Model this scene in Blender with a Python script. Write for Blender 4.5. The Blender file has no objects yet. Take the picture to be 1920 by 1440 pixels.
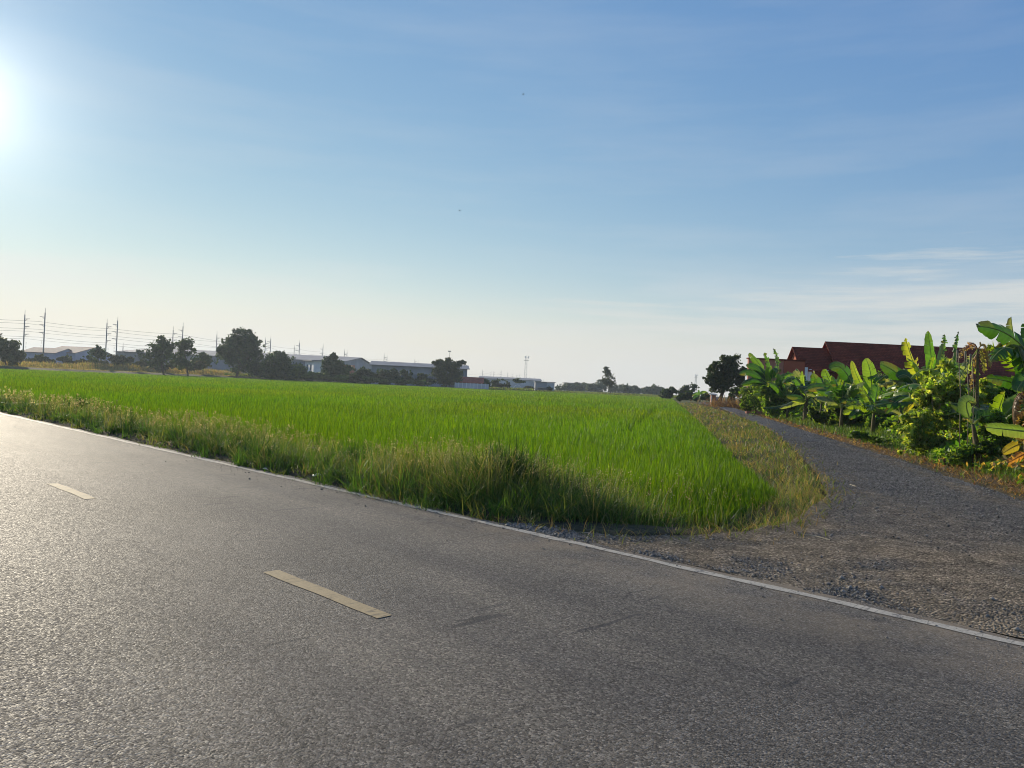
import bpy, math, random
import numpy as np
from mathutils import Vector, Matrix
rng = np.random.default_rng(7); random.seed(7)
sc = bpy.context.scene; COL = sc.collection
# ---------------------------------------------------------------- camera geometry
F = 1442.0; RO = math.atan(.0455); AL = math.atan(4.7/1442); H = 1.6
def ray(px, py):
    u = px-960; v = py-720
    a = u*math.cos(RO)+v*math.sin(RO); b = -u*math.sin(RO)+v*math.cos(RO)
    y = F*math.cos(AL)+b*math.sin(AL); z = F*math.sin(AL)-b*math.cos(AL)
    return a/y, z/y
def G(px, py, z=0.0):                      # a point of the ground seen at a pixel
    x, w = ray(px, py); t = (z-H)/w; return (x*t, t)
def at(px, py, Y):                         # the point at depth Y
    x, w = ray(px, py); return Vector((x*Y, Y, H+w*Y))
def hor(px): return 724.7+.0455*(px-960)
RA = math.radians(45.8); RN = (math.cos(RA), math.sin(RA)); RD = (-math.sin(RA), math.cos(RA))
def sp(s, p): return (RD[0]*s+RN[0]*p, RD[1]*s+RN[1]*p)
# ---------------------------------------------------------------- tags
def tag(o, label=None, cat=None, group=None, kind=None):
    for k, v in (('label', label), ('category', cat), ('group', group), ('kind', kind)):
        if v: o[k] = v
    return o
def thing(name, loc, label, cat, group=None):
    o = bpy.data.objects.new(name, None); COL.objects.link(o); o.location = loc
    o.empty_display_size = .3
    return tag(o, label, cat, group)
# ---------------------------------------------------------------- mesh makers
def link(name, me, mats, parent=None, smooth=False):
    for m in (mats if isinstance(mats, (list, tuple)) else [mats]): me.materials.append(m)
    if smooth: me.polygons.foreach_set('use_smooth', np.ones(len(me.polygons), bool))
    o = bpy.data.objects.new(name, me); COL.objects.link(o)
    if parent: o.parent = parent
    return o
def qmesh(name, V, Q, mats, parent=None, col=None, smooth=False):
    V = np.asarray(V, np.float32); Q = np.asarray(Q, np.int32)
    if parent is not None: V = V-np.array(parent.location, np.float32)
    me = bpy.data.meshes.new(name); n, k = Q.shape
    me.vertices.add(len(V)); me.vertices.foreach_set('co', V.ravel())
    me.loops.add(n*k); me.loops.foreach_set('vertex_index', Q.ravel())
    me.polygons.add(n); me.polygons.foreach_set('loop_start', np.arange(0, n*k, k, dtype=np.int32))
    me.polygons.foreach_set('loop_total', np.full(n, k, np.int32))
    if col is not None:
        a = me.color_attributes.new('col', 'FLOAT_COLOR', 'POINT')
        c = np.ones((len(V), 4), np.float32); c[:, :3] = col; a.data.foreach_set('color', c.ravel())
    me.update(calc_edges=True)
    return link(name, me, mats, parent, smooth)
class MB:
    def __init__(s): s.v = []; s.f = []; s.m = []
    def add(s, vs, fs, mi=0):
        b = len(s.v); s.v += [tuple(v) for v in vs]; s.f += [tuple(i+b for i in f) for f in fs]; s.m += [mi]*len(fs)
    def hexa(s, c, mi=0):                  # eight corners: bottom ring, top ring
        s.add(c, [(3, 2, 1, 0), (4, 5, 6, 7), (0, 1, 5, 4), (1, 2, 6, 5), (2, 3, 7, 6), (3, 0, 4, 7)], mi)
    def box(s, x0, y0, z0, x1, y1, z1, T=None, mi=0):
        c = [(x0, y0, z0), (x1, y0, z0), (x1, y1, z0), (x0, y1, z0), (x0, y0, z1), (x1, y0, z1), (x1, y1, z1), (x0, y1, z1)]
        s.hexa([T(*p) for p in c] if T else c, mi)
    def tube(s, pts, rad, n=6, mi=0):
        pts = [Vector(p) for p in pts]; ring = []
        for i, p in enumerate(pts):
            t = (pts[min(i+1, len(pts)-1)]-pts[max(i-1, 0)]).normalized()
            a = t.cross(Vector((.3, .9, .2))).normalized(); b = t.cross(a)
            r = rad[i] if isinstance(rad, (list, tuple)) else rad
            ring.append([p+a*math.cos(6.2832*k/n)*r+b*math.sin(6.2832*k/n)*r for k in range(n)])
        vs = [v for r in ring for v in r]; fs = []
        for i in range(len(pts)-1):
            for k in range(n): fs.append((i*n+k, i*n+(k+1) % n, (i+1)*n+(k+1) % n, (i+1)*n+k))
        fs.append(tuple(range(n))[::-1]); fs.append(tuple((len(pts)-1)*n+k for k in range(n)))
        s.add(vs, fs, mi)
    def build(s, name, mats, parent=None, smooth=False):
        o = Vector(parent.location) if parent else Vector()
        me = bpy.data.meshes.new(name); me.from_pydata([Vector(v)-o for v in s.v], [], s.f); me.update()
        ob = link(name, me, mats, parent, smooth)
        me.polygons.foreach_set('material_index', np.array(s.m, np.int32))
        return ob
# ---------------------------------------------------------------- materials
def newmat(name):
    m = bpy.data.materials.new(name); m.use_nodes = True; nt = m.node_tree; nt.nodes.clear()
    out = nt.nodes.new('ShaderNodeOutputMaterial'); return m, nt, out
def N(nt, t, **kw):
    n = nt.nodes.new(t)
    for k, v in kw.items():
        if k.startswith('i_'): n.inputs[k[2:].replace('_', ' ')].default_value = v
        else: setattr(n, k, v)
    return n
def L(nt, a, b): nt.links.new(a, b)
def noise(nt, scale, detail=4, vec=None, rough=.55):
    n = N(nt, 'ShaderNodeTexNoise'); n.inputs['Scale'].default_value = scale; n.inputs['Detail'].default_value = detail
    n.inputs['Roughness'].default_value = rough
    if vec is not None: L(nt, vec, n.inputs['Vector'])
    return n
def ramp(nt, src, stops):
    r = N(nt, 'ShaderNodeValToRGB'); e = r.color_ramp.elements
    while len(e) < len(stops): e.new(.5)
    for k, (p, c) in enumerate(stops): e[k].position = p; e[k].color = (*c, 1) if len(c) == 3 else c
    L(nt, src, r.inputs[0]); return r
def mixc(nt, fac, a, b, mode='MIX'):
    m = N(nt, 'ShaderNodeMix', data_type='RGBA', blend_type=mode); m.clamp_result = False
    for s, v in ((m.inputs[0], fac), (m.inputs[6], a), (m.inputs[7], b)):
        if hasattr(v, 'links') or hasattr(v, 'is_linked'): L(nt, v, s)
        else: s.default_value = v if not isinstance(v, tuple) else ((*v, 1) if len(v) == 3 else v)
    return m.outputs[2]
def math_(nt, op, a, b=None, clamp=False):
    m = N(nt, 'ShaderNodeMath', operation=op, use_clamp=clamp)
    for i, v in enumerate((a, b)):
        if v is None: continue
        if hasattr(v, 'is_linked'): L(nt, v, m.inputs[i])
        else: m.inputs[i].default_value = v
    return m.outputs[0]
def foliage(name, trans=.45, rough=.55, tmul=(1.9, 1.7, .55), spec=.35):
    m, nt, out = newmat(name)
    at_ = N(nt, 'ShaderNodeAttribute', attribute_name='col')
    p = N(nt, 'ShaderNodeBsdfPrincipled'); p.inputs['Roughness'].default_value = rough
    p.inputs['Specular IOR Level'].default_value = spec
    L(nt, at_.outputs['Color'], p.inputs['Base Color'])
    t = N(nt, 'ShaderNodeBsdfTranslucent')
    L(nt, mixc(nt, 1.0, at_.outputs['Color'], tmul, 'MULTIPLY'), t.inputs['Color'])
    x = N(nt, 'ShaderNodeMixShader'); x.inputs[0].default_value = trans
    L(nt, p.outputs[0], x.inputs[1]); L(nt, t.outputs[0], x.inputs[2]); L(nt, x.outputs[0], out.inputs[0])
    return m
def plain(name, c, rough=.7, var=.25, scale=3.0, bump=.0, spec=.3):
    m, nt, out = newmat(name); p = N(nt, 'ShaderNodeBsdfPrincipled')
    tc = N(nt, 'ShaderNodeTexCoord'); n = noise(nt, scale, 6, tc.outputs['Object'])
    lo = tuple(k*(1-var) for k in c); hi = tuple(min(1, k*(1+var)) for k in c)
    L(nt, ramp(nt, n.outputs['Fac'], [(.3, lo), (.7, hi)]).outputs[0], p.inputs['Base Color'])
    p.inputs['Roughness'].default_value = rough; p.inputs['Specular IOR Level'].default_value = spec
    if bump:
        b = N(nt, 'ShaderNodeBump'); b.inputs['Strength'].default_value = bump; b.inputs['Distance'].default_value = .05
        L(nt, noise(nt, scale*6, 5, tc.outputs['Object']).outputs['Fac'], b.inputs['Height']); L(nt, b.outputs[0], p.inputs['Normal'])
    L(nt, p.outputs[0], out.inputs[0]); return m
M = {}
M['rice'] = foliage('rice_leaf', .5, .5, (1.6, 1.5, .2))
M['grass'] = foliage('wild_grass', .45, .55, (1.7, 1.5, .5))
M['leaf'] = foliage('tree_leaf', .3, .5, (1.6, 1.6, .5))
M['bananaleaf'] = foliage('banana_leaf', .5, .38, (1.9, 1.75, .4), .5)
M['vine'] = foliage('vine_leaf', .5, .5, (2.6, 2.4, .5), .3)
M['bark'] = plain('bark', (.09, .07, .05), .9, .4, 8, .5)
M['bananastem'] = plain('banana_stem', (.12, .095, .04), .8, .5, 14, .3)
M['stalk'] = plain('dry_stalk', (.28, .22, .14), .8, .3, 10, .3)
M['concrete'] = plain('pole_concrete', (.3, .29, .27), .85, .15, 2)
M['steel'] = plain('grey_steel', (.22, .23, .24), .5, .15, 2)
M['cable'] = plain('cable', (.12, .12, .12), .6, .1, 1)
M['soil'] = plain('soil', (.12, .09, .06), .95, .35, 1.5, .5)
def metal_sheet(name, c, step=.9, rough=.45):
    m, nt, out = newmat(name); p = N(nt, 'ShaderNodeBsdfPrincipled'); tc = N(nt, 'ShaderNodeTexCoord')
    n = noise(nt, .25, 6, tc.outputs['Object'])
    L(nt, ramp(nt, n.outputs['Fac'], [(.3, tuple(k*.78 for k in c)), (.7, tuple(k*1.15 for k in c))]).outputs[0], p.inputs['Base Color'])
    p.inputs['Roughness'].default_value = rough; p.inputs['Specular IOR Level'].default_value = .2
    w = N(nt, 'ShaderNodeTexWave', wave_type='BANDS', bands_direction='X'); w.inputs['Scale'].default_value = 1/step
    L(nt, tc.outputs['Object'], w.inputs['Vector'])
    b = N(nt, 'ShaderNodeBump'); b.inputs['Strength'].default_value = .4; b.inputs['Distance'].default_value = .05
    L(nt, w.outputs['Fac'], b.inputs['Height']); L(nt, b.outputs[0], p.inputs['Normal'])
    L(nt, p.outputs[0], out.inputs[0]); return m
M['roofgrey'] = metal_sheet('grey_roof_sheet', (.27, .27, .28), .9, .8)
M['roofpink'] = metal_sheet('pinkish_roof_sheet', (.26, .17, .15), .9, .8)
M['wallgrey'] = metal_sheet('grey_wall_sheet', (.3, .31, .34), .7, .6)
M['wallblue'] = metal_sheet('blue_wall_sheet', (.34, .38, .5), .7, .6)
M['wallpale'] = metal_sheet('pale_wall_sheet', (.5, .52, .56), .7, .6)
M['white'] = plain('white_paint', (.75, .75, .74), .6, .1, .5)
M['dark'] = plain('dark_opening', (.03, .03, .035), .6, .3, 1)
M['glass'] = plain('window_glass', (.05, .07, .09), .15, .1, 1, 0, .6)
M['redroof'] = plain('red_tiles', (.36, .09, .055), .8, .3, 1.2, .3)
M['ridge'] = plain('ridge_tiles', (.52, .2, .13), .8, .25, 3, .1)
M['orange'] = plain('orange_plaster', (.36, .095, .05), .85, .12, .8, .15)
M['pinkwall'] = plain('pink_plaster', (.42, .18, .12), .85, .12, .7, .15)
M['beige'] = plain('beige_canvas', (.5, .44, .33), .8, .1, .6)
M['stone'] = plain('gravel_stone', (.185, .17, .147), .8, .85, 18)
M['scrap'] = plain('white_plastic', (.6, .57, .52), .4, .05, 4)
M['twig'] = plain('dry_twig', (.42, .36, .25), .8, .2, 8)
# ---- asphalt
def asphalt():
    m, nt, out = newmat('asphalt'); p = N(nt, 'ShaderNodeBsdfPrincipled'); tc = N(nt, 'ShaderNodeTexCoord'); o = tc.outputs['Object']
    v = N(nt, 'ShaderNodeTexVoronoi'); v.inputs['Scale'].default_value = 84; L(nt, o, v.inputs['Vector'])
    v2 = N(nt, 'ShaderNodeTexVoronoi'); v2.inputs['Scale'].default_value = 180; L(nt, o, v2.inputs['Vector'])
    sep = N(nt, 'ShaderNodeSeparateColor'); L(nt, v.outputs['Color'], sep.inputs[0])
    base = ramp(nt, sep.outputs[0], [(0, (.06, .051, .04)), (.5, (.14, .12, .095)), (.85, (.205, .177, .14)), (1, (.33, .288, .23))]).outputs[0]
    big = noise(nt, .35, 6, o); base = mixc(nt, 1.0, base, ramp(nt, big.outputs['Fac'], [(.28, (.68, .68, .68)), (.72, (1.3, 1.28, 1.25))]).outputs[0], 'MULTIPLY')
    # stretched stains across the lane
    mp = N(nt, 'ShaderNodeMapping'); mp.inputs['Scale'].default_value = (.12, 1.1, 1); L(nt, o, mp.inputs['Vector'])
    st = noise(nt, 1.3, 5, mp.outputs[0]); base = mixc(nt, 1.0, base, ramp(nt, st.outputs['Fac'], [(.33, (.8, .8, .82)), (.67, (1.2, 1.18, 1.13))]).outputs[0], 'MULTIPLY')
    # dark scuffs
    mp2 = N(nt, 'ShaderNodeMapping'); mp2.inputs['Scale'].default_value = (2.2, .32, 1); mp2.inputs['Rotation'].default_value = (0, 0, .5); L(nt, o, mp2.inputs['Vector'])
    sc_ = noise(nt, 2.1, 7, mp2.outputs[0], .65); base = mixc(nt, ramp(nt, sc_.outputs['Fac'], [(.62, (0, 0, 0)), (.68, (.75, .75, .75))]).outputs[0], base, (.035, .033, .032))
    # fine cracks
    cv = N(nt, 'ShaderNodeTexVoronoi', feature='DISTANCE_TO_EDGE'); cv.inputs['Scale'].default_value = .55
    wv = noise(nt, 2.5, 6, o, .7); L(nt, mixc(nt, .25, o, wv.outputs['Color']), cv.inputs['Vector'])
    ck = ramp(nt, cv.outputs['Distance'], [(0, (1, 1, 1)), (.006, (0, 0, 0))]).outputs[0]; cm = ramp(nt, noise(nt, .5, 3, o).outputs['Fac'], [(.5, (0, 0, 0)), (.6, (.8, .8, .8))]).outputs[0]
    base = mixc(nt, math_(nt, 'MULTIPLY', ck, cm), base, (.03, .028, .025))
    # sand washed over the outer edge near the junction
    sx = N(nt, 'ShaderNodeSeparateXYZ'); L(nt, o, sx.inputs[0])
    pe = N(nt, 'ShaderNodeMapRange'); pe.inputs[1].default_value = -5.0; pe.inputs[2].default_value = -6.5; L(nt, sx.outputs[1], pe.inputs[0])
    pl = N(nt, 'ShaderNodeMapRange'); pl.inputs[1].default_value = 9.0; pl.inputs[2].default_value = 4.5; L(nt, sx.outputs[0], pl.inputs[0])
    dn = noise(nt, 1.6, 7, o, .65); dm = math_(nt, 'MULTIPLY', math_(nt, 'MULTIPLY', pe.outputs[0], pl.outputs[0]), ramp(nt, dn.outputs['Fac'], [(.38, (0, 0, 0)), (.6, (1, 1, 1))]).outputs[0])
    base = mixc(nt, math_(nt, 'MULTIPLY', dm, .9), base, (.29, .22, .14))
    L(nt, base, p.inputs['Base Color'])
    L(nt, ramp(nt, sep.outputs[1], [(0, (.6, .6, .6)), (1, (.95, .95, .95))]).outputs[0], p.inputs['Roughness'])
    p.inputs['Specular IOR Level'].default_value = .2
    h = math_(nt, 'ADD', math_(nt, 'MULTIPLY', v.outputs['Distance'], -1.0), math_(nt, 'MULTIPLY', v2.outputs['Distance'], -.4))
    h = math_(nt, 'ADD', h, math_(nt, 'MULTIPLY', sep.outputs[2], .7))
    b = N(nt, 'ShaderNodeBump'); b.inputs['Strength'].default_value = .62; b.inputs['Distance'].default_value = .005
    L(nt, h, b.inputs['Height']); L(nt, b.outputs[0], p.inputs['Normal'])
    L(nt, p.outputs[0], out.inputs[0]); return m
M['asphalt'] = asphalt()
def paint(name, c, wear):
    m, nt, out = newmat(name); p = N(nt, 'ShaderNodeBsdfPrincipled'); tc = N(nt, 'ShaderNodeTexCoord'); o = tc.outputs['Object']
    n = noise(nt, 4, 8, o, .7); n2 = noise(nt, 45, 4, o, .6)
    f = math_(nt, 'ADD', math_(nt, 'MULTIPLY', n.outputs['Fac'], .6), math_(nt, 'MULTIPLY', n2.outputs['Fac'], .4))
    L(nt, ramp(nt, f, [(wear-.05, (.11, .105, .1)), (wear, tuple(k*.75 for k in c)), (wear+.14, c)]).outputs[0], p.inputs['Base Color'])
    mq = N(nt, 'ShaderNodeMapping'); mq.inputs['Scale'].default_value = (5.5, .5, 1); mq.inputs['Rotation'].default_value = (0, 0, .25); L(nt, o, mq.inputs['Vector']); nq = noise(nt, 1.2, 3, mq.outputs[0], .4)
    src = p.inputs['Base Color'].links[0].from_socket; L(nt, mixc(nt, ramp(nt, nq.outputs['Fac'], [(.478, (0, 0, 0)), (.488, (.75, .75, .75)), (.498, (0, 0, 0))]).outputs[0], src, (.1, .09, .075)), p.inputs['Base Color'])
    p.inputs['Roughness'].default_value = .75; p.inputs['Specular IOR Level'].default_value = .2
    b = N(nt, 'ShaderNodeBump'); b.inputs['Strength'].default_value = .5; b.inputs['Distance'].default_value = .004
    L(nt, n2.outputs['Fac'], b.inputs['Height']); L(nt, b.outputs[0], p.inputs['Normal'])
    L(nt, p.outputs[0], out.inputs[0]); return m
M['whiteline'] = paint('worn_white_paint', (.56, .49, .38), .45)
M['yellowline'] = paint('worn_yellow_paint', (.46, .34, .18), .39)
def attr_ground(name, sc1, bump, cell=0):
    m, nt, out = newmat(name); p = N(nt, 'ShaderNodeBsdfPrincipled'); tc = N(nt, 'ShaderNodeTexCoord'); o = tc.outputs['Object']
    a = N(nt, 'ShaderNodeAttribute', attribute_name='col'); n = noise(nt, sc1, 8, o, .65); n2 = noise(nt, sc1*9, 4, o, .6)
    c = mixc(nt, 1.0, a.outputs['Color'], ramp(nt, n.outputs['Fac'], [(.3, (.65, .65, .65)), (.7, (1.35, 1.33, 1.3))]).outputs[0], 'MULTIPLY')
    c = mixc(nt, 1.0, c, ramp(nt, n2.outputs['Fac'], [(.3, (.7, .7, .7)), (.7, (1.3, 1.3, 1.3))]).outputs[0], 'MULTIPLY')
    hh = math_(nt, 'ADD', n2.outputs['Fac'], n.outputs['Fac'])
    if cell:
        vo = N(nt, 'ShaderNodeTexVoronoi'); vo.inputs['Scale'].default_value = cell; L(nt, o, vo.inputs['Vector']); sp_ = N(nt, 'ShaderNodeSeparateColor'); L(nt, vo.outputs['Color'], sp_.inputs[0])
        c = mixc(nt, 1.0, c, ramp(nt, sp_.outputs[0], [(0, (.5, .5, .5)), (.6, (.95, .95, .95)), (.85, (1.25, 1.25, 1.25)), (1, (2.0, 2.0, 1.95))]).outputs[0], 'MULTIPLY')
        hh = math_(nt, 'ADD', hh, math_(nt, 'ADD', sp_.outputs[1], math_(nt, 'MULTIPLY', vo.outputs['Distance'], -1.4)))
    L(nt, c, p.inputs['Base Color']); p.inputs['Roughness'].default_value = 1.0; p.inputs['Specular IOR Level'].default_value = .05
    b = N(nt, 'ShaderNodeBump'); b.inputs['Strength'].default_value = .8; b.inputs['Distance'].default_value = bump
    L(nt, hh, b.inputs['Height']); L(nt, b.outputs[0], p.inputs['Normal'])
    L(nt, p.outputs[0], out.inputs[0]); return m
M['ground'] = attr_ground('ground_earth', 1.5, .03)
M['track'] = attr_ground('gravel_and_sand', 3.0, .028, 52)
# ---------------------------------------------------------------- polygons and ground height
def inside(P, poly):
    x, y = P[:, 0], P[:, 1]; r = np.zeros(len(P), bool); q = np.array(poly); n = len(q)
    for i in range(n):
        x0, y0 = q[i]; x1, y1 = q[(i+1) % n]
        if y0 == y1: continue
        c = ((y0 > y) != (y1 > y)) & (x < (x1-x0)*(y-y0)/(y1-y0)+x0); r ^= c
    return r
def dist(P, poly, closed=True):
    q = np.array(poly, float); d = np.full(len(P), 1e9); n = len(q)
    for i in range(n if closed else n-1):
        a = q[i]; e = q[(i+1) % n]-a; l2 = max(e@e, 1e-9)
        t = np.clip(((P-a)@e)/l2, 0, 1); d = np.minimum(d, np.hypot(*(P-a-t[:, None]*e).T))
    return d
FZ = -.22
far = [(1262, 290), (1200, 300), (1050, 300), (880, 300), (700, 300), (440, 285), (250, 240), (0, 212), (-300, 190)]
RICE = [sp(130, 9.6), sp(60, 9.4), sp(30, 9.2), sp(14, 9.0), sp(8.5, 8.9), sp(6.4, 9.1), sp(5.3, 9.6), G(1440, 952, FZ), G(1462, 935, FZ), G(1425, 905, FZ), G(1380, 868, FZ), G(1335, 818, FZ), G(1296, 778, FZ), G(1272, 758, FZ)]
RICE += [((px-960)/F*Y, Y) for px, Y in far]
RICE_IN = RICE
EDGE = [sp(200, 6.45), sp(60, 6.4), sp(20, 6.42), G(760, 952), G(900, 973), G(1000, 987), G(1100, 999), G(1200, 1001), G(1300, 998), G(1400, 990), G(1480, 970), G(1545, 925), G(1522, 885), G(1480, 842), G(1440, 806), G(1400, 788), G(1330, 763), G(1300, 756)]
TL = [G(960, 982), G(1150, 1004), G(1300, 1003), G(1400, 995), G(1480, 976), G(1552, 925), G(1532, 885), G(1488, 842), G(1444, 805), G(1402, 787), G(1345, 762.5), G(1310, 756)]
TR = [sp(6.1, 6.42), sp(3.5, 6.42), sp(0, 6.42), sp(-5, 6.42), sp(-6, 11.5), G(1925, 938), G(1800, 898), G(1660, 853), G(1505, 807), G(1420, 780), G(1357, 760), G(1325, 755)]
def sstep(x, a, b):
    t = np.clip((x-a)/(b-a), 0, 1); return t*t*(3-2*t)
def vnoise(P, s, seed=0):
    r = np.random.default_rng(seed); o = np.zeros(len(P))
    for k in range(7):
        a = r.uniform(0, 6.28); f = s*r.uniform(.6, 1.8); o += np.sin((P[:, 0]*math.cos(a)+P[:, 1]*math.sin(a))*f+r.uniform(0, 6.28)+1.3*np.sin((P[:, 0]*math.sin(a)-P[:, 1]*math.cos(a))*f*.7))
    return o/7
TRACK_POLY = TL+TR[::-1]
def zground(P):
    ins = inside(P, RICE); d = dist(P, RICE); z = FZ*(1-sstep(d, .1, 2.2)); z[ins] = FZ
    p = P[:, 0]*RN[0]+P[:, 1]*RN[1]
    z = np.where(p < 7.2, z*sstep(p, 6.5, 7.2), z)
    r = np.hypot(P[:, 0], P[:, 1]); z = np.where((r > 80) & ~ins, np.minimum(z, -.1), z)
    tr = inside(P, TRACK_POLY)
    z = z+np.where(ins | tr | (p < 6.6), 0, .03*vnoise(P, 3.0, 5)+.02)
    # low bank of earth beyond the field, on the far side of the paddy
    bank = (~ins)*sstep(d, 0, 3)*sstep(-P[:, 0]-.15*P[:, 1], 0, 40)*sstep(P[:, 1], 120, 190)*.9
    z = z+bank
    z = np.where(tr, z-.05, z); z = np.where(p < 6.6, -.05, z)
    return z
# ---------------------------------------------------------------- ground sheet
def build_ground():
    th = np.radians(np.concatenate([np.arange(-46, 46, .3), np.arange(46, 314, 4.0)])); nt_ = len(th)
    r = np.concatenate([[.4], np.geomspace(1.2, 60, 190), np.geomspace(61.5, 1800, 90)]); nr = len(r)
    T, R = np.meshgrid(th, r); P = np.stack([(R*np.sin(T)).ravel(), (R*np.cos(T)).ravel()], 1)
    z = zground(P); ins = inside(P, RICE); rr = np.hypot(P[:, 0], P[:, 1]); C = np.zeros((len(P), 3)); n = vnoise(P, 1.2, 3)[:, None]
    C[:] = (.085, .07, .042); C += n*(.03, .02, .01)
    farm = ((rr > 130) & ~ins); C[farm] = (.13, .13, .05)
    lb = farm & (P[:, 0] < -5); C[lb] = np.array((.11, .095, .05))
    right = (P[:, 0] > .2*P[:, 1]+7) & (rr < 130); C[right] = np.array((.13, .09, .05))+n[right]*(.03, .02, .01)
    C[ins] = (.035, .05, .012)
    i = np.arange(nr-1)[:, None]*nt_; j = np.arange(nt_)[None, :]; j2 = (j+1) % nt_
    Q = np.stack([i+j, i+j2, i+nt_+j2, i+nt_+j], -1).reshape(-1, 4)
    V = np.column_stack([P, z]); o = qmesh('ground', V, Q, M['ground'], None, np.clip(C, .01, 1), True); tag(o, kind='structure')
    o['label'] = 'flat earth plain under the fields and verges'
build_ground()
# ---------------------------------------------------------------- road
def ribbon(name, s0, s1, p0, p1, z, mat, parent=None, ns=60, npp=2, wob=0):
    S = np.linspace(s0, s1, ns); Pp = np.linspace(0, 1, npp); V = []
    for s in S:
        w0 = wob*math.sin(s*3.1)+wob*.7*math.sin(s*7.7+1); w1 = wob*math.sin(s*2.3+2)+wob*.6*math.sin(s*9.1)
        for t in Pp: V.append((s, -((p0+w0)*(1-t)+(p1+w1)*t), z))
    i = np.arange(ns-1)[:, None]*npp; j = np.arange(npp-1)[None, :]
    Q = np.stack([i+j, i+j+1, i+npp+j+1, i+npp+j], -1).reshape(-1, 4)
    return qmesh(name, V, Q, mat, parent)
road = ribbon('road', -60, 330, -4.5, 6.42, 0, M['asphalt'], None, 900, 12, .03)
road.rotation_euler = (0, 0, math.atan2(RD[1], RD[0])); tag(road, 'grey asphalt two lane road with worn markings', kind='structure')
ribbon('edge_line', -60, 330, 6.2, 6.31, .004, M['whiteline'], road, 2400, 3, .012)
for k in range(-3, 12):
    ribbon('centre_dash', 4.2+5.95*k, 5.75+5.95*k, 3.12, 3.25, .004, M['yellowline'], road, 20, 3, .006)
# ---------------------------------------------------------------- gravel track
def resample(pl, n):
    pl = np.array(pl); k = np.linspace(0, len(pl)-1, n); i = np.minimum(k.astype(int), len(pl)-2); f = (k-i)[:, None]
    return pl[i]*(1-f)+pl[i+1]*f, k
def build_track():
    n, m = 420, 90; A, k = resample(TL, n); B, _ = resample(TR, n); t = np.linspace(0, 1, m)
    wob = .16*np.sin(np.arange(n)*.9)+.12*np.sin(np.arange(n)*.37+1)
    D = (B-A)/np.linalg.norm(B-A, axis=1)[:, None]; pass
    P = (A[:, None]*(1-t)[None, :, None]+B[:, None]*t[None, :, None]).reshape(-1, 2); K = np.repeat(k, m); T = np.tile(t, n)
    n1 = vnoise(P, 1.1, 11); n2 = vnoise(P, 4.5, 12); n3 = vnoise(P, 11, 13)
    near = 1-sstep(K+1.3*n1, 3.2, 4.9)                     # sandy mouth next to the road
    rut = np.exp(-((T-.8)/.1)**2)+.6*np.exp(-((T-.2)/.12)**2)
    sand = np.clip(near*(.95+.9*n2)+.6*rut*(1-near)+.25*n1*(1-near), 0, 1)
    patch = near*sstep(n1+.4*n2, .1, .34); sand = np.clip(sand-patch*.75, 0, 1)
    edge = np.clip(1-np.minimum(T, 1-T)/.06, 0, 1)*(K > 3.5)
    sand = np.clip(sand+edge*.6, 0, 1)[:, None]
    C = np.array((.145, .135, .122))*(1-sand)+np.array((.24, .195, .14))*sand; C *= (1+.25*n3[:, None])
    z = .006+.022*n2*(1-.4*near)+.012*n3+.02*n1
    p = P[:, 0]*RN[0]+P[:, 1]*RN[1]; z = np.where(p < 7.2, z*sstep(p, 6.4, 7.2)-.002, z)
    z -= .03*edge
    i = np.arange(n-1)[:, None]*m; j = np.arange(m-1)[None, :]
    Q = np.stack([i+j, i+j+1, i+m+j+1, i+m+j], -1).reshape(-1, 4)
    o = qmesh('gravel_track', np.column_stack([P, z]), Q, M['track'], None, C, True)
    tag(o, 'dark gravel farm track with a sandy mouth at the road', kind='structure')
    # loose stones
    ns = 80000; kk = rng.uniform(0, n-1.01, ns); tt = rng.uniform(.03, .97, ns); i0 = kk.astype(int); j0 = (tt*(m-1)).astype(int); id_ = i0*m+j0
    keep = rng.random(ns) < np.clip(1.1-1.3*sand[id_, 0], .02, 1); id_ = id_[keep]; ns = len(id_)
    C0 = P[id_]+rng.normal(0, .05, (ns, 2)); r = np.hypot(C0[:, 0], C0[:, 1]); s = np.maximum(rng.lognormal(-4.6, .42, ns), r*.0011*rng.uniform(.5, 1.2, ns))
    oc = np.array([(1, 0, 0), (0, 1, 0), (-1, 0, 0), (0, -1, 0), (0, 0, .7), (0, 0, -.7)], float)
    V = oc[None]*rng.uniform(.55, 1.25, (ns, 6, 1))*s[:, None, None]
    a = rng.uniform(0, 6.28, ns); ca, sa = np.cos(a)[:, None], np.sin(a)[:, None]
    X = V[:, :, 0]*ca-V[:, :, 1]*sa*.8; Y = V[:, :, 0]*sa+V[:, :, 1]*ca*.8
    zz = z[id_]; V = np.stack([X+C0[:, :1], Y+C0[:, 1:], V[:, :, 2]+zz[:, None]+s[:, None]*.25], -1).reshape(-1, 3)
    t3 = np.array([(0, 1, 4), (1, 2, 4), (2, 3, 4), (3, 0, 4), (1, 0, 5), (2, 1, 5), (3, 2, 5), (0, 3, 5)])
    Qs = (np.arange(ns)[:, None, None]*6+t3[None]).reshape(-1, 3)
    g = qmesh('gravel', V, Qs, M['stone']); tag(g, 'loose dark gravel stones on the track', kind='stuff')
build_track()
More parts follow.
